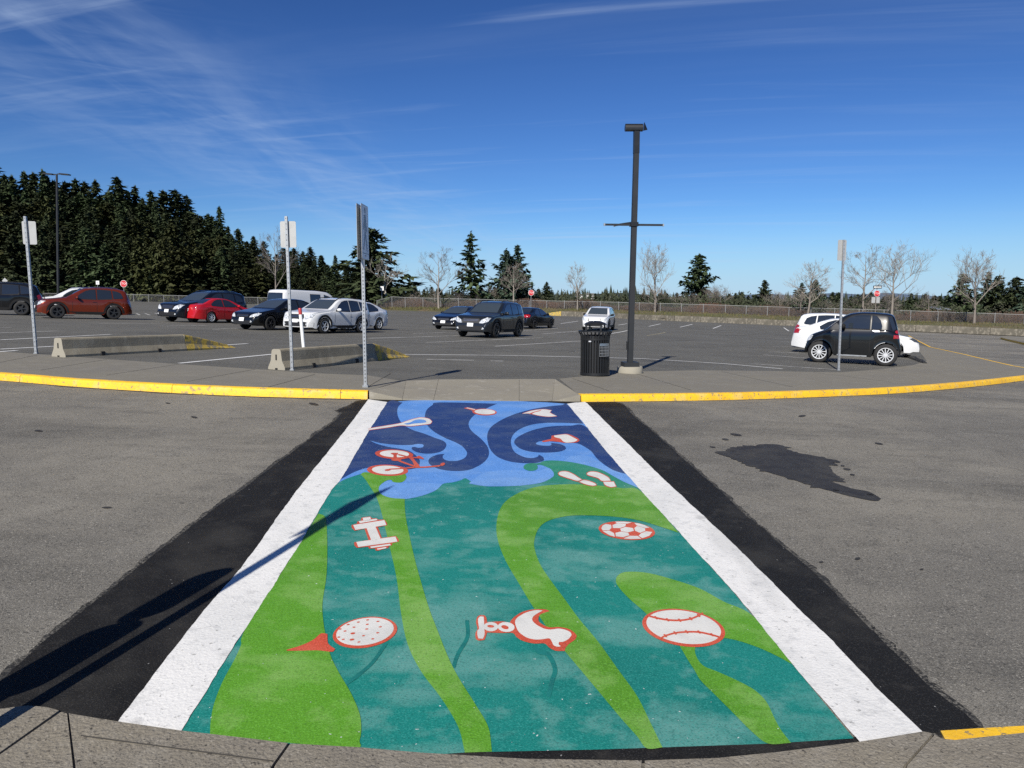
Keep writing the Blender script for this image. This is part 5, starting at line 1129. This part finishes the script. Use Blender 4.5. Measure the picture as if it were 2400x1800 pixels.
# fences
def fence(bot, topl, label, step=3.0):
    root = empty('chain_link_fence', bot[0]); tag(root, label, 'fence'); o0 = Vector(bot[0])
    rail, pts = [], []
    tot = 0; seg = []
    for i, (a, b) in enumerate(zip(bot, bot[1:])):
        k = max(1, round((b - a).length / step))
        for j in range(k): pts.append((a.lerp(b, j / k), topl[i].lerp(topl[i + 1], j / k)))
    pts.append((bot[-1], topl[-1]))
    post_me = {}
    for b, t in pts:
        h = t.z - b.z + .25
        key = round(h, 1)
        if key not in post_me: post_me[key] = MB().tube([(0, 0, -.25), (0, 0, key - .20)], .045, 6).mesh('post', M['galv_far'], 40)
        o = bpy.data.objects.new('post', post_me[key]); link(o, root); o.location = b - o0
    for (b, t), (b2, t2) in zip(pts, pts[1:]):
        MB().tube([t - o0 - Vector((0, 0, .03)), t2 - o0 - Vector((0, 0, .03))], .034, 5).build('top_rail', M['galv_far'], root)
        MB().add([b - o0, b2 - o0, t2 - o0 - Vector((0, 0, .05)), t - o0 - Vector((0, 0, .05))], [(0, 1, 2, 3)]).build('mesh_panel', M['mesh'], root)
fence(ft_b, ft_t, 'chain-link fence with steel posts on the bank in front of brown brambles')
fence(fl_b, fl_t, 'chain-link fence with steel posts below the dense fir wood')
# small fenced pen with a flat roof behind the fence
pb = at(2196, 757, 108); root = empty('wire_pen', pb); tag(root, 'small wire-mesh pen with a pale flat roof behind the fence and brambles', 'pen')
wpx = 108 / F
for x in (0, 14, 27): 
    for y in (0, 2.2): MB().tube([(x * wpx * 1.05, y, -.4), (x * wpx * 1.05, y, 2.0)], .045, 6).build('post', M['galv'], root)
MB().add([(-.1, -.1, 2.0), (27 * wpx * 1.05 + .1, -.1, 2.0), (27 * wpx * 1.05 + .1, 2.4, 2.35), (-.1, 2.4, 2.35)] + [(-.1, -.1, 1.94), (27 * wpx * 1.05 + .1, -.1, 1.94), (27 * wpx * 1.05 + .1, 2.4, 2.29), (-.1, 2.4, 2.29)], [(0, 1, 2, 3), (7, 6, 5, 4), (0, 4, 5, 1), (1, 5, 6, 2), (2, 6, 7, 3), (3, 7, 4, 0)]).build('roof', M['galv'], root)
MB().add([(0, -.02, -.4), (27 * wpx * 1.05, -.02, -.4), (27 * wpx * 1.05, -.02, 1.95), (0, -.02, 1.95)], [(0, 1, 2, 3)]).build('mesh_panel', M['mesh'], root)
# brambles and scrub behind the fence
mb = MB()
for _ in range(15000):
    x = random.uniform(-22, 82); f = lin(ft_b, x); p = Vector((x, f.y + .5 + random.random() ** 1.5 * 6, f.z - .1))
    h = random.uniform(.3, 1.25 + .35 * math.sin(x * .7) + .25 * math.sin(x * .23)); d = Vector((random.gauss(0, .6), random.gauss(0, .4), 0)); wd = Vector((random.uniform(.012, .035), 0, 0))
    mid = p + d * .4 + Vector((0, 0, h)); e = p + d * 1.3 + Vector((0, 0, h * random.uniform(.2, .8)))
    mb.add([p - wd, p + wd, mid + wd, mid - wd, e], [(0, 1, 2, 3), (3, 2, 4)])
tag(mb.build('bramble_thicket', M['bramble']), 'brown leafless bramble thicket tangled behind the chain-link fence', 'brambles', kind='stuff')
mb = MB()
def leafcloud(c, rx, rz, n, sz, mb_):
    for _ in range(n):
        v = Vector((random.gauss(0, 1), random.gauss(0, 1), random.gauss(0, 1))).normalized() * random.uniform(.55, 1) ** .5
        p = c + Vector((v.x * rx, v.y * rx, max(-.2, v.z) * rz)); a = Vector((random.uniform(-1, 1), random.uniform(-1, 1), random.uniform(-1, 1))).normalized() * sz * random.uniform(.5, 1.2); b = a.orthogonal().normalized() * sz * .5
        mb_.add([p - a * .5 - b * .5, p + a * .5 - b * .2, p + b * .7], [(0, 1, 2)])
for _ in range(330):
    x = random.uniform(-24, 95); f = lin(ft_b, x); leafcloud(Vector((x, f.y + random.uniform(5, 26), f.z + random.uniform(0, .6))), random.uniform(.9, 2.3), random.uniform(1.0, 3.3), 150, .38, mb)
tag(mb.build('evergreen_scrub', M['scrub']), 'low dark evergreen scrub behind the brambles', 'scrub', kind='stuff')
# ------------------------------------------------------------------ trees
def conifer(seed, nb=120, spread=.20, sparse=1.0, droop=.35, upturn=0, top_bare=.02, power=.85, seg=6, low=.06, clump=3):
    rnd = random.Random(seed); mbc = MB()
    for i in range(nb):
        t = low + (1 - low - top_bare) * (i + rnd.random()) / nb
        env = (1 - t) ** power * (.55 + .45 * min(1, (t - low) / .12 + .35)) * (1 + .28 * math.sin(t * 17 + seed * 2) * math.sin(i * 2.39996 + seed + t * 5))
        ln = spread * env * rnd.uniform(.42, 1.36) + .012
        a = i * 2.39996 + rnd.uniform(-.5, .5); ca, sa = math.cos(a), math.sin(a)
        dr = droop * rnd.uniform(.5, 1.5) * (1.15 - t)
        for j in range(seg):
            s = (j + 1) / seg; rr_ = ln * s; z = t - dr * ln * s + upturn * ln * s * s + (.02 if j == 0 else 0) * 0
            p = Vector((ca * rr_, sa * rr_, z)); wd = ln * .34 * (1.15 - s * .75) + .006
            for _ in range(clump):
                if rnd.random() > sparse: continue
                o = Vector((rnd.uniform(-1, 1) * wd * .5, rnd.uniform(-1, 1) * wd * .5, rnd.uniform(-.35, .3) * wd)); c = p + o
                dd = Vector((ca + rnd.uniform(-.9, .9), sa + rnd.uniform(-.9, .9), rnd.uniform(-.75, .25))).normalized()
                ll = (.030 + ln * .16) * rnd.uniform(.6, 1.3); sd = dd.cross(Vector((rnd.uniform(-.5, .5), rnd.uniform(-.5, .5), 1))).normalized() * ll * .30
                mbc.add([c - dd * ll * .4 - sd * .6, c - dd * ll * .4 + sd * .6, c + dd * ll * .2 + sd, c + dd * ll, c + dd * ll * .2 - sd], [(0, 1, 2, 3, 4)])
    for k in range(26):
        z = 1 - .09 * rnd.random(); r_ = (1 - z) * .16 + .003; a = rnd.uniform(0, 6.28); c = Vector((math.cos(a) * r_, math.sin(a) * r_, z)); l_ = .022
        mbc.add([c + Vector((-.006, 0, -l_)), c + Vector((.006, 0, -l_)), c + Vector((math.cos(a) * .01, math.sin(a) * .01, l_ * .8))], [(0, 1, 2)])
    tr_ = MB().tube([(0, 0, -.03), (0, 0, .05), (0, 0, .5), (0, 0, .97)], [.020, .015, .009, .0015], 6)
    # bare lower limbs
    for k in range(10):
        t = rnd.uniform(.05, .6); a = rnd.uniform(0, 6.28); l_ = spread * (1 - t) * .6
        tr_.tube([(0, 0, t), (math.cos(a) * l_, math.sin(a) * l_, t - droop * l_ * .6)], [.004, .0012], 4)
    return mbc, tr_
CON = {}
def con_kind(key, matn, **k):
    c, t = conifer(**k); CON[key] = (c.mesh('crown', M[matn]), t.mesh('trunk', M['bark'], 50))
con_kind('f1', 'needle', seed=1, nb=140, spread=.29, power=.92); con_kind('f2', 'needle', seed=2, nb=130, spread=.31, power=.8); con_kind('f3', 'needle', seed=3, nb=140, spread=.25, power=1.0)
con_kind('f4', 'needle', seed=4, nb=120, spread=.29, power=.75, droop=.25); con_kind('y1', 'needle_y', seed=5, nb=130, spread=.27, power=.6); con_kind('y2', 'needle_y', seed=6, nb=130, spread=.31, power=.5)
con_kind('sp', 'needle', seed=8, nb=62, spread=.30, sparse=.85, droop=.15, upturn=.25, top_bare=.01, power=.80, seg=7, clump=4)
con_kind('df', 'needle_b', seed=9, nb=110, spread=.36, droop=-.05, upturn=.25, power=.75, seg=7, clump=4, low=.04)
con_kind('df2', 'needle_b', seed=10, nb=110, spread=.33, droop=.05, upturn=.15, power=.8, seg=7, clump=4, low=.03)
con_kind('wd', 'needle', seed=11, nb=100, spread=.42, droop=.05, upturn=.1, power=.7, seg=7, clump=4, low=.05)
def place_con(key, base, h, wscale, label, group=None, name='fir_tree', lean=0):
    root = bpy.data.objects.new(name, None); link(root); root.location = base; root.rotation_euler = (R(random.uniform(-1, 1)), R(lean), random.uniform(0, 6.28)); root.scale = (h * wscale, h * wscale, h)
    root.empty_display_size = .1
    tag(root, label, 'tree', group)
    for me in CON[key]:
        o = bpy.data.objects.new(me.name.split('.')[0], me); link(o, root)
    return root
RIDGE = [(-80, 372), (0, 388), (30, 402), (60, 408), (110, 396), (150, 412), (190, 424), (230, 420), (290, 424), (350, 440), (405, 452), (440, 470), (470, 486), (535, 498), (575, 545), (610, 560), (660, 580), (720, 592), (770, 605), (830, 625), (870, 640), (930, 655), (980, 668)]
def ridge(u): return interp(RIDGE, u) if u > RIDGE[0][0] else RIDGE[0][1]
def hillz(x, y):
    b = lin(allb, x); k = max(0, min(1, (-x - 22) / 60)); return b.z - .3 + max(0, min(y, 202) - b.y - 6) * (.02 + .16 * k)
mbh = MB(); hx = [-190 + 8 * i for i in range(22)]; hy = [118 + 7 * j for j in range(16)]
mbh.add([(x, y, hillz(x, y) - .1) for y in hy for x in hx], [(j * 22 + i, j * 22 + i + 1, (j + 1) * 22 + i + 1, (j + 1) * 22 + i) for j in range(15) for i in range(21)])
tag(mbh.build('wooded_hill', M['field'], smooth=60), kind='structure')
GW = 'firs in the dense wood on the hill'
rowsY = [146, 155, 166, 179, 193]
for j, Y in enumerate(rowsY):
    u = -110
    while u < 960:
        u += random.uniform(12, 31); y = Y + random.uniform(-4, 4); r0 = ridge(u)
        drop = (705 - r0)
        vt = r0 + drop * (.44 - .11 * j) + (random.uniform(-16, 26) if j < 4 else random.uniform(-20, 26))
        if u > 820 and j < 2: vt += 8
        x = xy(u, y); z0 = hillz(x, y); h = at(u, vt, y).z - z0
        if h < 3.5: continue
        olive = j < 3 and (random.random() < (.55 if 330 < u < 480 or u < 170 else .16))
        key = random.choice(['y1', 'y2']) if olive else random.choice(['f1', 'f2', 'f3', 'f4'])
        ws = random.uniform(.72, 1.4) * (1.25 if h < 10 else 1) * (.9 if h > 24 else 1)
        place_con(key, (x, y, z0), h, ws, 'olive-green conifer in the wood on the hill behind the fence' if olive else 'tall dark green fir in the dense wood on the hill behind the fence', 'olive conifers in the wood' if olive else GW)
# single conifers beyond the fence: (photo x, top y, base y, distance, kind, width, label)
for u, vt, vb, y, key, ws, lab in (
    (873, 532, 722, 124, 'wd', 1.15, 'tall broad dark conifer standing behind the pedestrian crossing sign'),
    (1104, 545, 722, 124, 'sp', 1.05, 'open spruce with upturned boughs and a crow on its tip'),
    (1186, 585, 724, 124, 'df', .95, 'bushy fir with a crow on top, the twin of the taller fir beside it'),
    (1212, 573, 724, 126, 'df2', .95, 'bushy pale-tipped fir behind the bare tree near the stop sign'),
    (1635, 594, 738, 122, 'wd', .95, 'broad dark fir with wide low boughs right of the lamp post'),
    (1790, 655, 735, 128, 'wd', .8, 'small ragged dark conifer between the broad fir and the bare trees'),
    (1876, 662, 742, 116, 'df2', 1.15, 'small round-headed dark fir left of the bare roadside tree'),
    (1908, 655, 742, 117, 'df', 1.1, 'small dark fir behind the bare tree beside the black two-seat car'),
    (2250, 640, 765, 112, 'wd', .85, 'dark dense fir leftmost in the clump behind the wide bare tree'),
    (2307, 636, 768, 113, 'df2', .95, 'dark dense fir with a pointed head behind the wide bare tree'),
    (2334, 644, 770, 111, 'wd', .8, 'dark fir in the clump, just past the pointed one'),
    (2374, 648, 772, 110, 'wd', 1.0, 'broad dark fir at the far end of the clump near the fence gate'),
    (2400, 662, 774, 108, 'df', 1.0, 'dark fir cut by the edge of the photograph'),
    (1281, 660, 722, 150, 'f2', 1.3, 'small pointed fir beside the stop sign on the bank'),
    (1262, 676, 724, 150, 'f4', 1.3, 'low dark fir half hidden by the stop sign on the bank'),
    (2132, 687, 755, 150, 'f2', 1.25, 'small pointed fir far behind the one-way sign'),
    (2085, 690, 752, 150, 'f4', 1.4, 'small dark fir behind the trunk of the tall bare tree')):
    b = at(u, vb, y); h = at(u, vt, y).z - b.z; place_con(key, b, h, ws, lab)
# crows
M['crow'] = mat('crow_feathers', (.008, .008, .010), .5)
for u, v, y, lab in ((1104, 542.5, 124, 'black crow perched on the tip of the open spruce'), (1187, 583, 124, 'black crow perched on top of the bushy twin fir')):
    p = at(u, v, y); root = empty('crow', p - Vector((0, 0, .12)), R(40)); tag(root, lab, 'bird')
    MB().tube([(-.30, 0, -.02), (-.14, 0, .04), (-.02, 0, .12), (.10, 0, .19), (.16, 0, .25), (.20, 0, .25), (.27, 0, .235)], [.012, .055, .085, .075, .05, .035, .005], 8).build('body', M['crow'], root, smooth=60)
    for s in (-1, 1): MB().tube([(0, s * .03, .06), (.01, s * .03, -.06)], .008, 5).build('leg', M['crow'], root)
# distant treeline
GT = 'small firs in the far treeline'
u = 900
while u < 2420:
    u += random.uniform(9, 19); y = random.uniform(165, 240); vb = 722 + max(0, (u - 1300) * .018); b = at(u, vb, y)
    vt = 690 + max(0, (u - 1500) * .010) + random.uniform(-12, 9) - (10 if u < 1050 else 0) + (6 if 1290 < u < 1500 else 0)
    place_con(random.choice(['f1', 'f2', 'f3', 'f4']), b, max(2.5, at(u, vt, y).z - b.z), random.uniform(1.2, 1.9), 'small dark fir in the low treeline far beyond the fence', GT)
# far forested ridge, mountain and pale houses
rnd = random.Random(3)
def ridge_mesh(name, y, prof, m, depth, kind='structure'):
    mbr = MB(); q = []
    for u in range(prof[0][0], prof[-1][0] + 1, 12):
        p = at(u, interp(prof, u), y); q += [(p.x, y - depth, -40), (p.x, y, p.z), (p.x, y + depth, -40)]
    k = len(q) // 3
    mbr.add(q, [(3 * i + a, 3 * i + 3 + a, 3 * i + 4 + a, 3 * i + 1 + a) for i in range(k - 1) for a in (0, 1)])
    return tag(mbr.build(name, m, smooth=60), kind=kind)
RG = [(-400, 700), (900, 694), (1180, 690), (1300, 690), (1400, 688.5), (1450, 686), (1490, 688), (1540, 694), (1640, 699), (1900, 701), (2300, 706), (2900, 706)]
ridge_mesh('far_hill', 1100, RG, M['far_wood'], 300)
mbf = MB()
for _ in range(1500):
    u = rnd.uniform(880, 2450); t = rnd.random(); v = interp(RG, u); y = 1100 - 200 * t; p = at(u, v, 1100); p = Vector((p.x * y / 1100, y, p.z - (p.z + 40) * (1100 - y) / 300)); h = rnd.uniform(6, 15); r_ = h * .22
    mbf.add([p + Vector((r_ * math.cos(a), r_ * math.sin(a), -1)) for a in (0, 1.26, 2.5, 3.77, 5.03)] + [p + Vector((0, 0, h))], [(k, (k + 1) % 5, 5) for k in range(5)])
tag(mbf.build('far_forest', M['far_wood']), 'far-off forest covering the low hill on the horizon', 'forest', kind='stuff')
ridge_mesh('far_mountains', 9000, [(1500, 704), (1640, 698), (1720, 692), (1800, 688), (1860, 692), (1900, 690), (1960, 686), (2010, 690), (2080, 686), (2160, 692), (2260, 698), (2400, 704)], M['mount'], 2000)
for u, v, w, lab in ((1357, 695.5, 16, 'long pale apartment house on the far forested hill'), (1383, 694, 18, 'pale house with grey roof on the far hill, beside the apartment house'), (1432, 701, 12, 'small pale house lowest on the far hill')):
    y = 780; p = at(u, v, y); s = y / F; root = empty('far_house', p - Vector((0, 0, 4))); tag(root, lab, 'house')
    wd = w * s; MB().box((0, 0, 2.5), (wd, 7, 5)).build('wall', M['wall_w'], root)
    MB().add([(-wd / 2 - .4, -4, 5), (wd / 2 + .4, -4, 5), (wd / 2 + .4, 4, 5), (-wd / 2 - .4, 4, 5), (-wd / 2, 0, 7), (wd / 2, 0, 7)], [(0, 1, 5, 4), (2, 3, 4, 5), (1, 2, 5), (3, 0, 4), (0, 3, 2, 1)]).build('roof', M['roof'], root)
    for k in range(3): MB().box((wd * (k - 1) * .3, -3.52, 2.8), (1.2, .1, 1.5)).build('window', M['glass'], root)
# bare deciduous trees
def bare(seed, spread=.5, up=.6, levels=5, trunk=.22, nlimb=9, r0=.019, leader=True):
    rnd = random.Random(seed); mbt = MB(); mbb_ = MB()
    def limb(p, d, ln, r, lev, tgt):
        pts, rad = [p], [r]; n = 4 if lev > 1 else 3; q = p; dd = d.copy()
        for i in range(n):
            dd = (dd + Vector((rnd.uniform(-1, 1), rnd.uniform(-1, 1), rnd.uniform(-.4, .8))) * .13 + Vector((0, 0, .05 * up))).normalized(); q = q + dd * ln / n; pts.append(q); rad.append(r * (1 - .72 * (i + 1) / n))
        tgt.tube(pts, rad, 5 if lev >= 4 else 3, False)
        if lev <= 1: return
        for k in range(rnd.randint(4, 6) if lev > 2 else rnd.randint(3, 5)):
            t = rnd.uniform(.25, 1); i = min(n - 1, int(t * n)); b = pts[i].lerp(pts[i + 1], t * n - i)
            a = rnd.uniform(0, 6.28); side = dd.orthogonal().normalized(); side.rotate(Matrix.Rotation(a, 3, dd)); nd = (dd * .75 + side * rnd.uniform(.45, .85) + Vector((0, 0, up * .25))).normalized()
            limb(b, nd, ln * rnd.uniform(.42, .68), max(r * .5, .0013), lev - 1, mbb_)
    pts = [Vector((0, 0, -.02)), Vector((0, 0, .03)), Vector((rnd.uniform(-.01, .01), 0, trunk)), Vector((rnd.uniform(-.02, .02), rnd.uniform(-.02, .02), .55)), Vector((rnd.uniform(-.03, .03), 0, .92))]
    mbt.tube(pts, [r0 * 1.25, r0, r0 * .8, r0 * .42, .0012], 7, False)
    for k in range(nlimb):
        t = trunk + (.82 - trunk) * (k + rnd.random() * .6) / nlimb; i = 2 if t < .55 else 3; f_ = (t - pts[i].z) / (pts[i + 1].z - pts[i].z); b = pts[i].lerp(pts[i + 1], f_)
        a = k * 2.4 + rnd.uniform(-.4, .4); el = rnd.uniform(.35, .8) + .3 * t
        limb(b, Vector((math.cos(a) * math.cos(el), math.sin(a) * math.cos(el), math.sin(el))), spread * (1.02 - t * .85) * rnd.uniform(.8, 1.15), r0 * .5 * (1.1 - t), levels - 1, mbb_)
    return mbt, mbb_
BT = {}
for key, mt, kw in (('a', 'twig', dict(seed=21)), ('b', 'twig', dict(seed=22, spread=.46, nlimb=11)), ('c', 'twig_pale', dict(seed=23, spread=.5, nlimb=8)), ('d', 'twig', dict(seed=24, spread=.62, up=.45, nlimb=12, trunk=.20))):
    t_, b_ = bare(**kw); BT[key] = (t_.mesh('trunk', M[mt], 60), b_.mesh('branches', M[mt]))
for u, vt, vb, y, key, ws, lab in (
    (648, 540, 716, 132, 'a', .62, 'brownish leafless tree standing against the dark fir wood'),
    (906, 598, 722, 121, 'c', 1.15, 'leafless tree behind the small sign at the fence corner'),
    (1028, 585, 722, 114.5, 'a', 1.0, 'leafless tree in front of the fence, beside the open spruce'),
    (1204, 618, 721, 114, 'a', 1.15, 'leafless tree with fanning limbs in front of the bushy twin firs'),
    (1353, 617, 729, 110, 'b', .78, 'slim leafless young tree on the bank above the white crossover'),
    (1535, 583, 734, 108, 'd', .86, 'round-headed leafless tree on the bank beside the lamp post'),
    (1893, 611, 740, 100, 'b', 1.1, 'leaning leafless tree on the bank behind the white crossover'),
    (2022, 582, 738, 106, 'a', .95, 'leafless tree left of the stop and one-way sign'),
    (2090, 582, 738, 97, 'd', .92, 'tall leafless tree right of the stop and one-way sign'),
    (2283, 598, 760, 92, 'd', 1.0, 'wide leafless tree with a pale trunk in front of the dark firs')):
    b = at(u, vb, y); h = (at(u, vt, y).z - b.z) * 1.02
    root = empty('bare_tree', b, random.uniform(0, 6.28)); root.scale = (h * ws, h * ws, h); tag(root, lab, 'tree')
    if 'leaning' in lab: root.rotation_euler = (0, R(4), 0)
    for me in BT[key]: link(bpy.data.objects.new(me.name.split('.')[0], me), root)
# bare shrubs in the hedge line
GS = 'leafless shrubs behind the fence'
for k in range(26):
    u = random.choice([random.uniform(960, 1260), random.uniform(1500, 2100), random.uniform(1640, 2200)]); y = 119 + random.uniform(0, 6) - max(0, (u - 1300) * .018)
    x = xy(u, y); b = lin(ft_b, x); b = Vector((x, max(y, b.y + 1.5), b.z)); h = random.uniform(2.2, 4.4)
    root = empty('bare_shrub', b, random.uniform(0, 6.28)); root.scale = (h * 1.25, h * 1.25, h); tag(root, 'brown leafless shrub rising from the brambles behind the fence', 'shrub', GS)
    for me in BT['d' if k % 2 else 'a']: link(bpy.data.objects.new('stem' if 'trunk' in me.name else 'branches', me), root)

# ------------------------------------------------------------------ far signs and lamps
M['s_red'] = mat('stop_sign_red', (.50, .022, .03), .45); M['s_white'] = mat('sign_white', (.74, .74, .72), .5); M['s_black'] = mat('sign_black', (.02, .02, .022), .5)
def text_mb(s, size):
    c = bpy.data.curves.new('t', 'FONT'); c.body = s; c.size = size; c.align_x = 'CENTER'; c.align_y = 'CENTER'; c.resolution_u = 2
    o = bpy.data.objects.new('t', c); COL.objects.link(o); dg = bpy.context.evaluated_depsgraph_get(); me = bpy.data.meshes.new_from_object(o.evaluated_get(dg))
    r = MB(); r.v = [tuple(v.co) for v in me.vertices]; r.f = [tuple(p.vertices) for p in me.polygons]
    bpy.data.objects.remove(o); bpy.data.curves.remove(c); bpy.data.meshes.remove(me); return r
def face(yaw, c): return Matrix.Translation(c) @ Matrix.Rotation(R(yaw), 4, 'Z') @ Matrix.Rotation(R(90), 4, 'X')
def octo(r): return [(r * math.cos(R(22.5 + 45 * k)), r * math.sin(R(22.5 + 45 * k))) for k in range(8)]
def stop(u, v, vbase, y, label, r, ground, oneway=False, yaw=0):
    b = ground.copy(); root = empty('stop_sign', b); tag(root, label, 'stop sign'); c = at(u, v, y) - b
    topz = c.z + r + (.55 if oneway else 0)
    MB().tube([(0, 0, -.2), (c.x, c.y, topz)], .035, 6).build('post', M['galv'] if not oneway else M['twig'], root)
    c.y -= .05
    pl_ = MB().prism(octo(r), .01, face(yaw, c)).build('octagon', M['s_white'], root)
    MB().prism(octo(r * .93), .006, face(yaw, c - Vector((0, .009, 0)))).build('red_face', M['s_red'], pl_)
    tm = text_mb('STOP', r * .82); mm = face(yaw, c - Vector((0, .016, 0)))
    tm.v = [tuple(mm @ Vector(q)) for q in tm.v]; tm.build('lettering', M['s_white'], pl_)
    if oneway:
        oc = c + Vector((.02, 0, r + .36)); ow = MB().prism(rr(.98, .33, .03), .01, face(yaw, oc)).build('one_way_plate', M['s_black'], root)
        MB().prism([(-.44, 0), (-.26, .12), (-.26, .05), (.42, .05), (.42, -.05), (-.26, -.05), (-.26, -.12)], .006, face(yaw, oc - Vector((0, .009, 0)))).build('white_arrow', M['s_white'], ow)
        for sx in (-.25, .25): MB().prism(rr(.42, .66, .03), .01, face(yaw, c + Vector((sx - .1, .03, -r - .36)))).build('plate_back', M['sign_back'], root)
g = lin(ft_b, xy(1244, 112)); g = Vector((xy(1244, 111), 111, g.z - .3)); stop(1245, 686, 725, 111, 'stop sign on a steel post on the bank beyond the black saloon', .45, g)
x_ = xy(2052, 84); stop(2055, 688, 760, 84, 'stop sign with a one-way arrow plate above it, near the bare trees', .36, Vector((x_, 84, zl(x_, 84))), True)
x_ = xy(291, 128); stop(290, 665, 708, 128, 'stop sign far off before the fir wood, past the copper crossover', .62, Vector((x_, 128, zl(x_, 128) - .05)))
def plate_sign(u, v, y, w, h_, label, rot=0, gz=None, back=False, name='road_sign'):
    x = xy(u, y); b = Vector((x, y, zl(x, y) - .05 if gz is None else gz)); root = empty(name, b); tag(root, label, 'sign'); c = at(u, v, y) - b
    MB().tube([(0, 0, -.1), (c.x, c.y, c.z + h_ / 2)], .035, 6).build('post', M['galv'], root); c.y -= .05
    m = face(0, c) @ Matrix.Rotation(R(rot), 4, 'Z')
    pl_ = MB().prism(rr(w, h_, .05), .01, m).build('plate', M['sign_back' if back else 's_white'], root)
    if not back:
        m2 = Matrix.Translation((0, -.008, 0)) @ m
        for z in (.12, -.12): MB().prism(rr(w * .5, h_ * .12, .01), .004, m2 @ Matrix.Translation((0, z * h_, 0))).build('marking', M['sign_ink'], pl_)
plate_sign(229, 662.5, 125, .55, .62, 'small white road sign on a post before the fir wood, above the copper crossover')
plate_sign(895, 676, 119, .62, .66, 'small white sign on a thin post at the corner of the two fences', gz=lin(ft_b, xy(900, 118)).z - .2)
plate_sign(12, 658, 120, .66, .66, 'grey diamond sign turned away before the fir wood', 45, back=True)
x_ = xy(135, 58); y_ = 58; zb_ = zl(x_, y_); root = empty('car_park_light', (x_, y_, zb_)); tag(root, 'tall dark car park light with two flat heads before the fir wood', 'lamp post')
tpz = at(133, 409, 58); lx_ = tpz.x - x_; ht = tpz.z - zb_
MB().tube([(0, 0, -.1), (lx_, 0, ht)], [.095, .075], 8).build('pole', M['pole'], root); MB().lathe([(.25, -.1), (.25, .5), (.22, .55), (0, .55)], 16).build('footing', M['barrier_end'], root, smooth=40)
for s, tz in ((-1, .06), (1, -.04)):
    MB().box((lx_ + s * .30, 0, ht + .02), (.55, .06, .07), Matrix.Rotation(R(4), 3, 'Y')).build('arm', M['pole'], root)
    MB().box((lx_ + s * .62, 0, ht + .02 + tz * .3), (.72, .38, .09), Matrix.Rotation(R(5), 3, 'Y')).build('lamp_head', M['black_metal'], root)
# traffic island with yellow kerb at the right edge
isl = [LT(*q) for q in ((2345, 792), (2352, 789), (2400, 790), (2520, 797), (2520, 822), (2450, 812), (2400, 805), (2360, 796))]
n = len(isl); root = empty('traffic_island', isl[0]); tag(root, kind='structure'); o0 = isl[0]
MB().add([(p.x - o0.x, p.y - o0.y, zr(p.x, p.y) - .05 - o0.z) for p in isl] + [(p.x - o0.x, p.y - o0.y, zr(p.x, p.y) + .15 - o0.z) for p in isl], [(i, (i + 1) % n, n + (i + 1) % n, n + i) for i in range(n)]).build('kerb_edge', M['kerb'], root)
fs = [tuple(t) for t in geometry.tessellate_polygon([[Vector((p.x, p.y, 0)) for p in isl]])]
MB().add([(p.x - o0.x, p.y - o0.y, zr(p.x, p.y) + .155 - o0.z) for p in isl], fs).build('top', M['walk'], root)
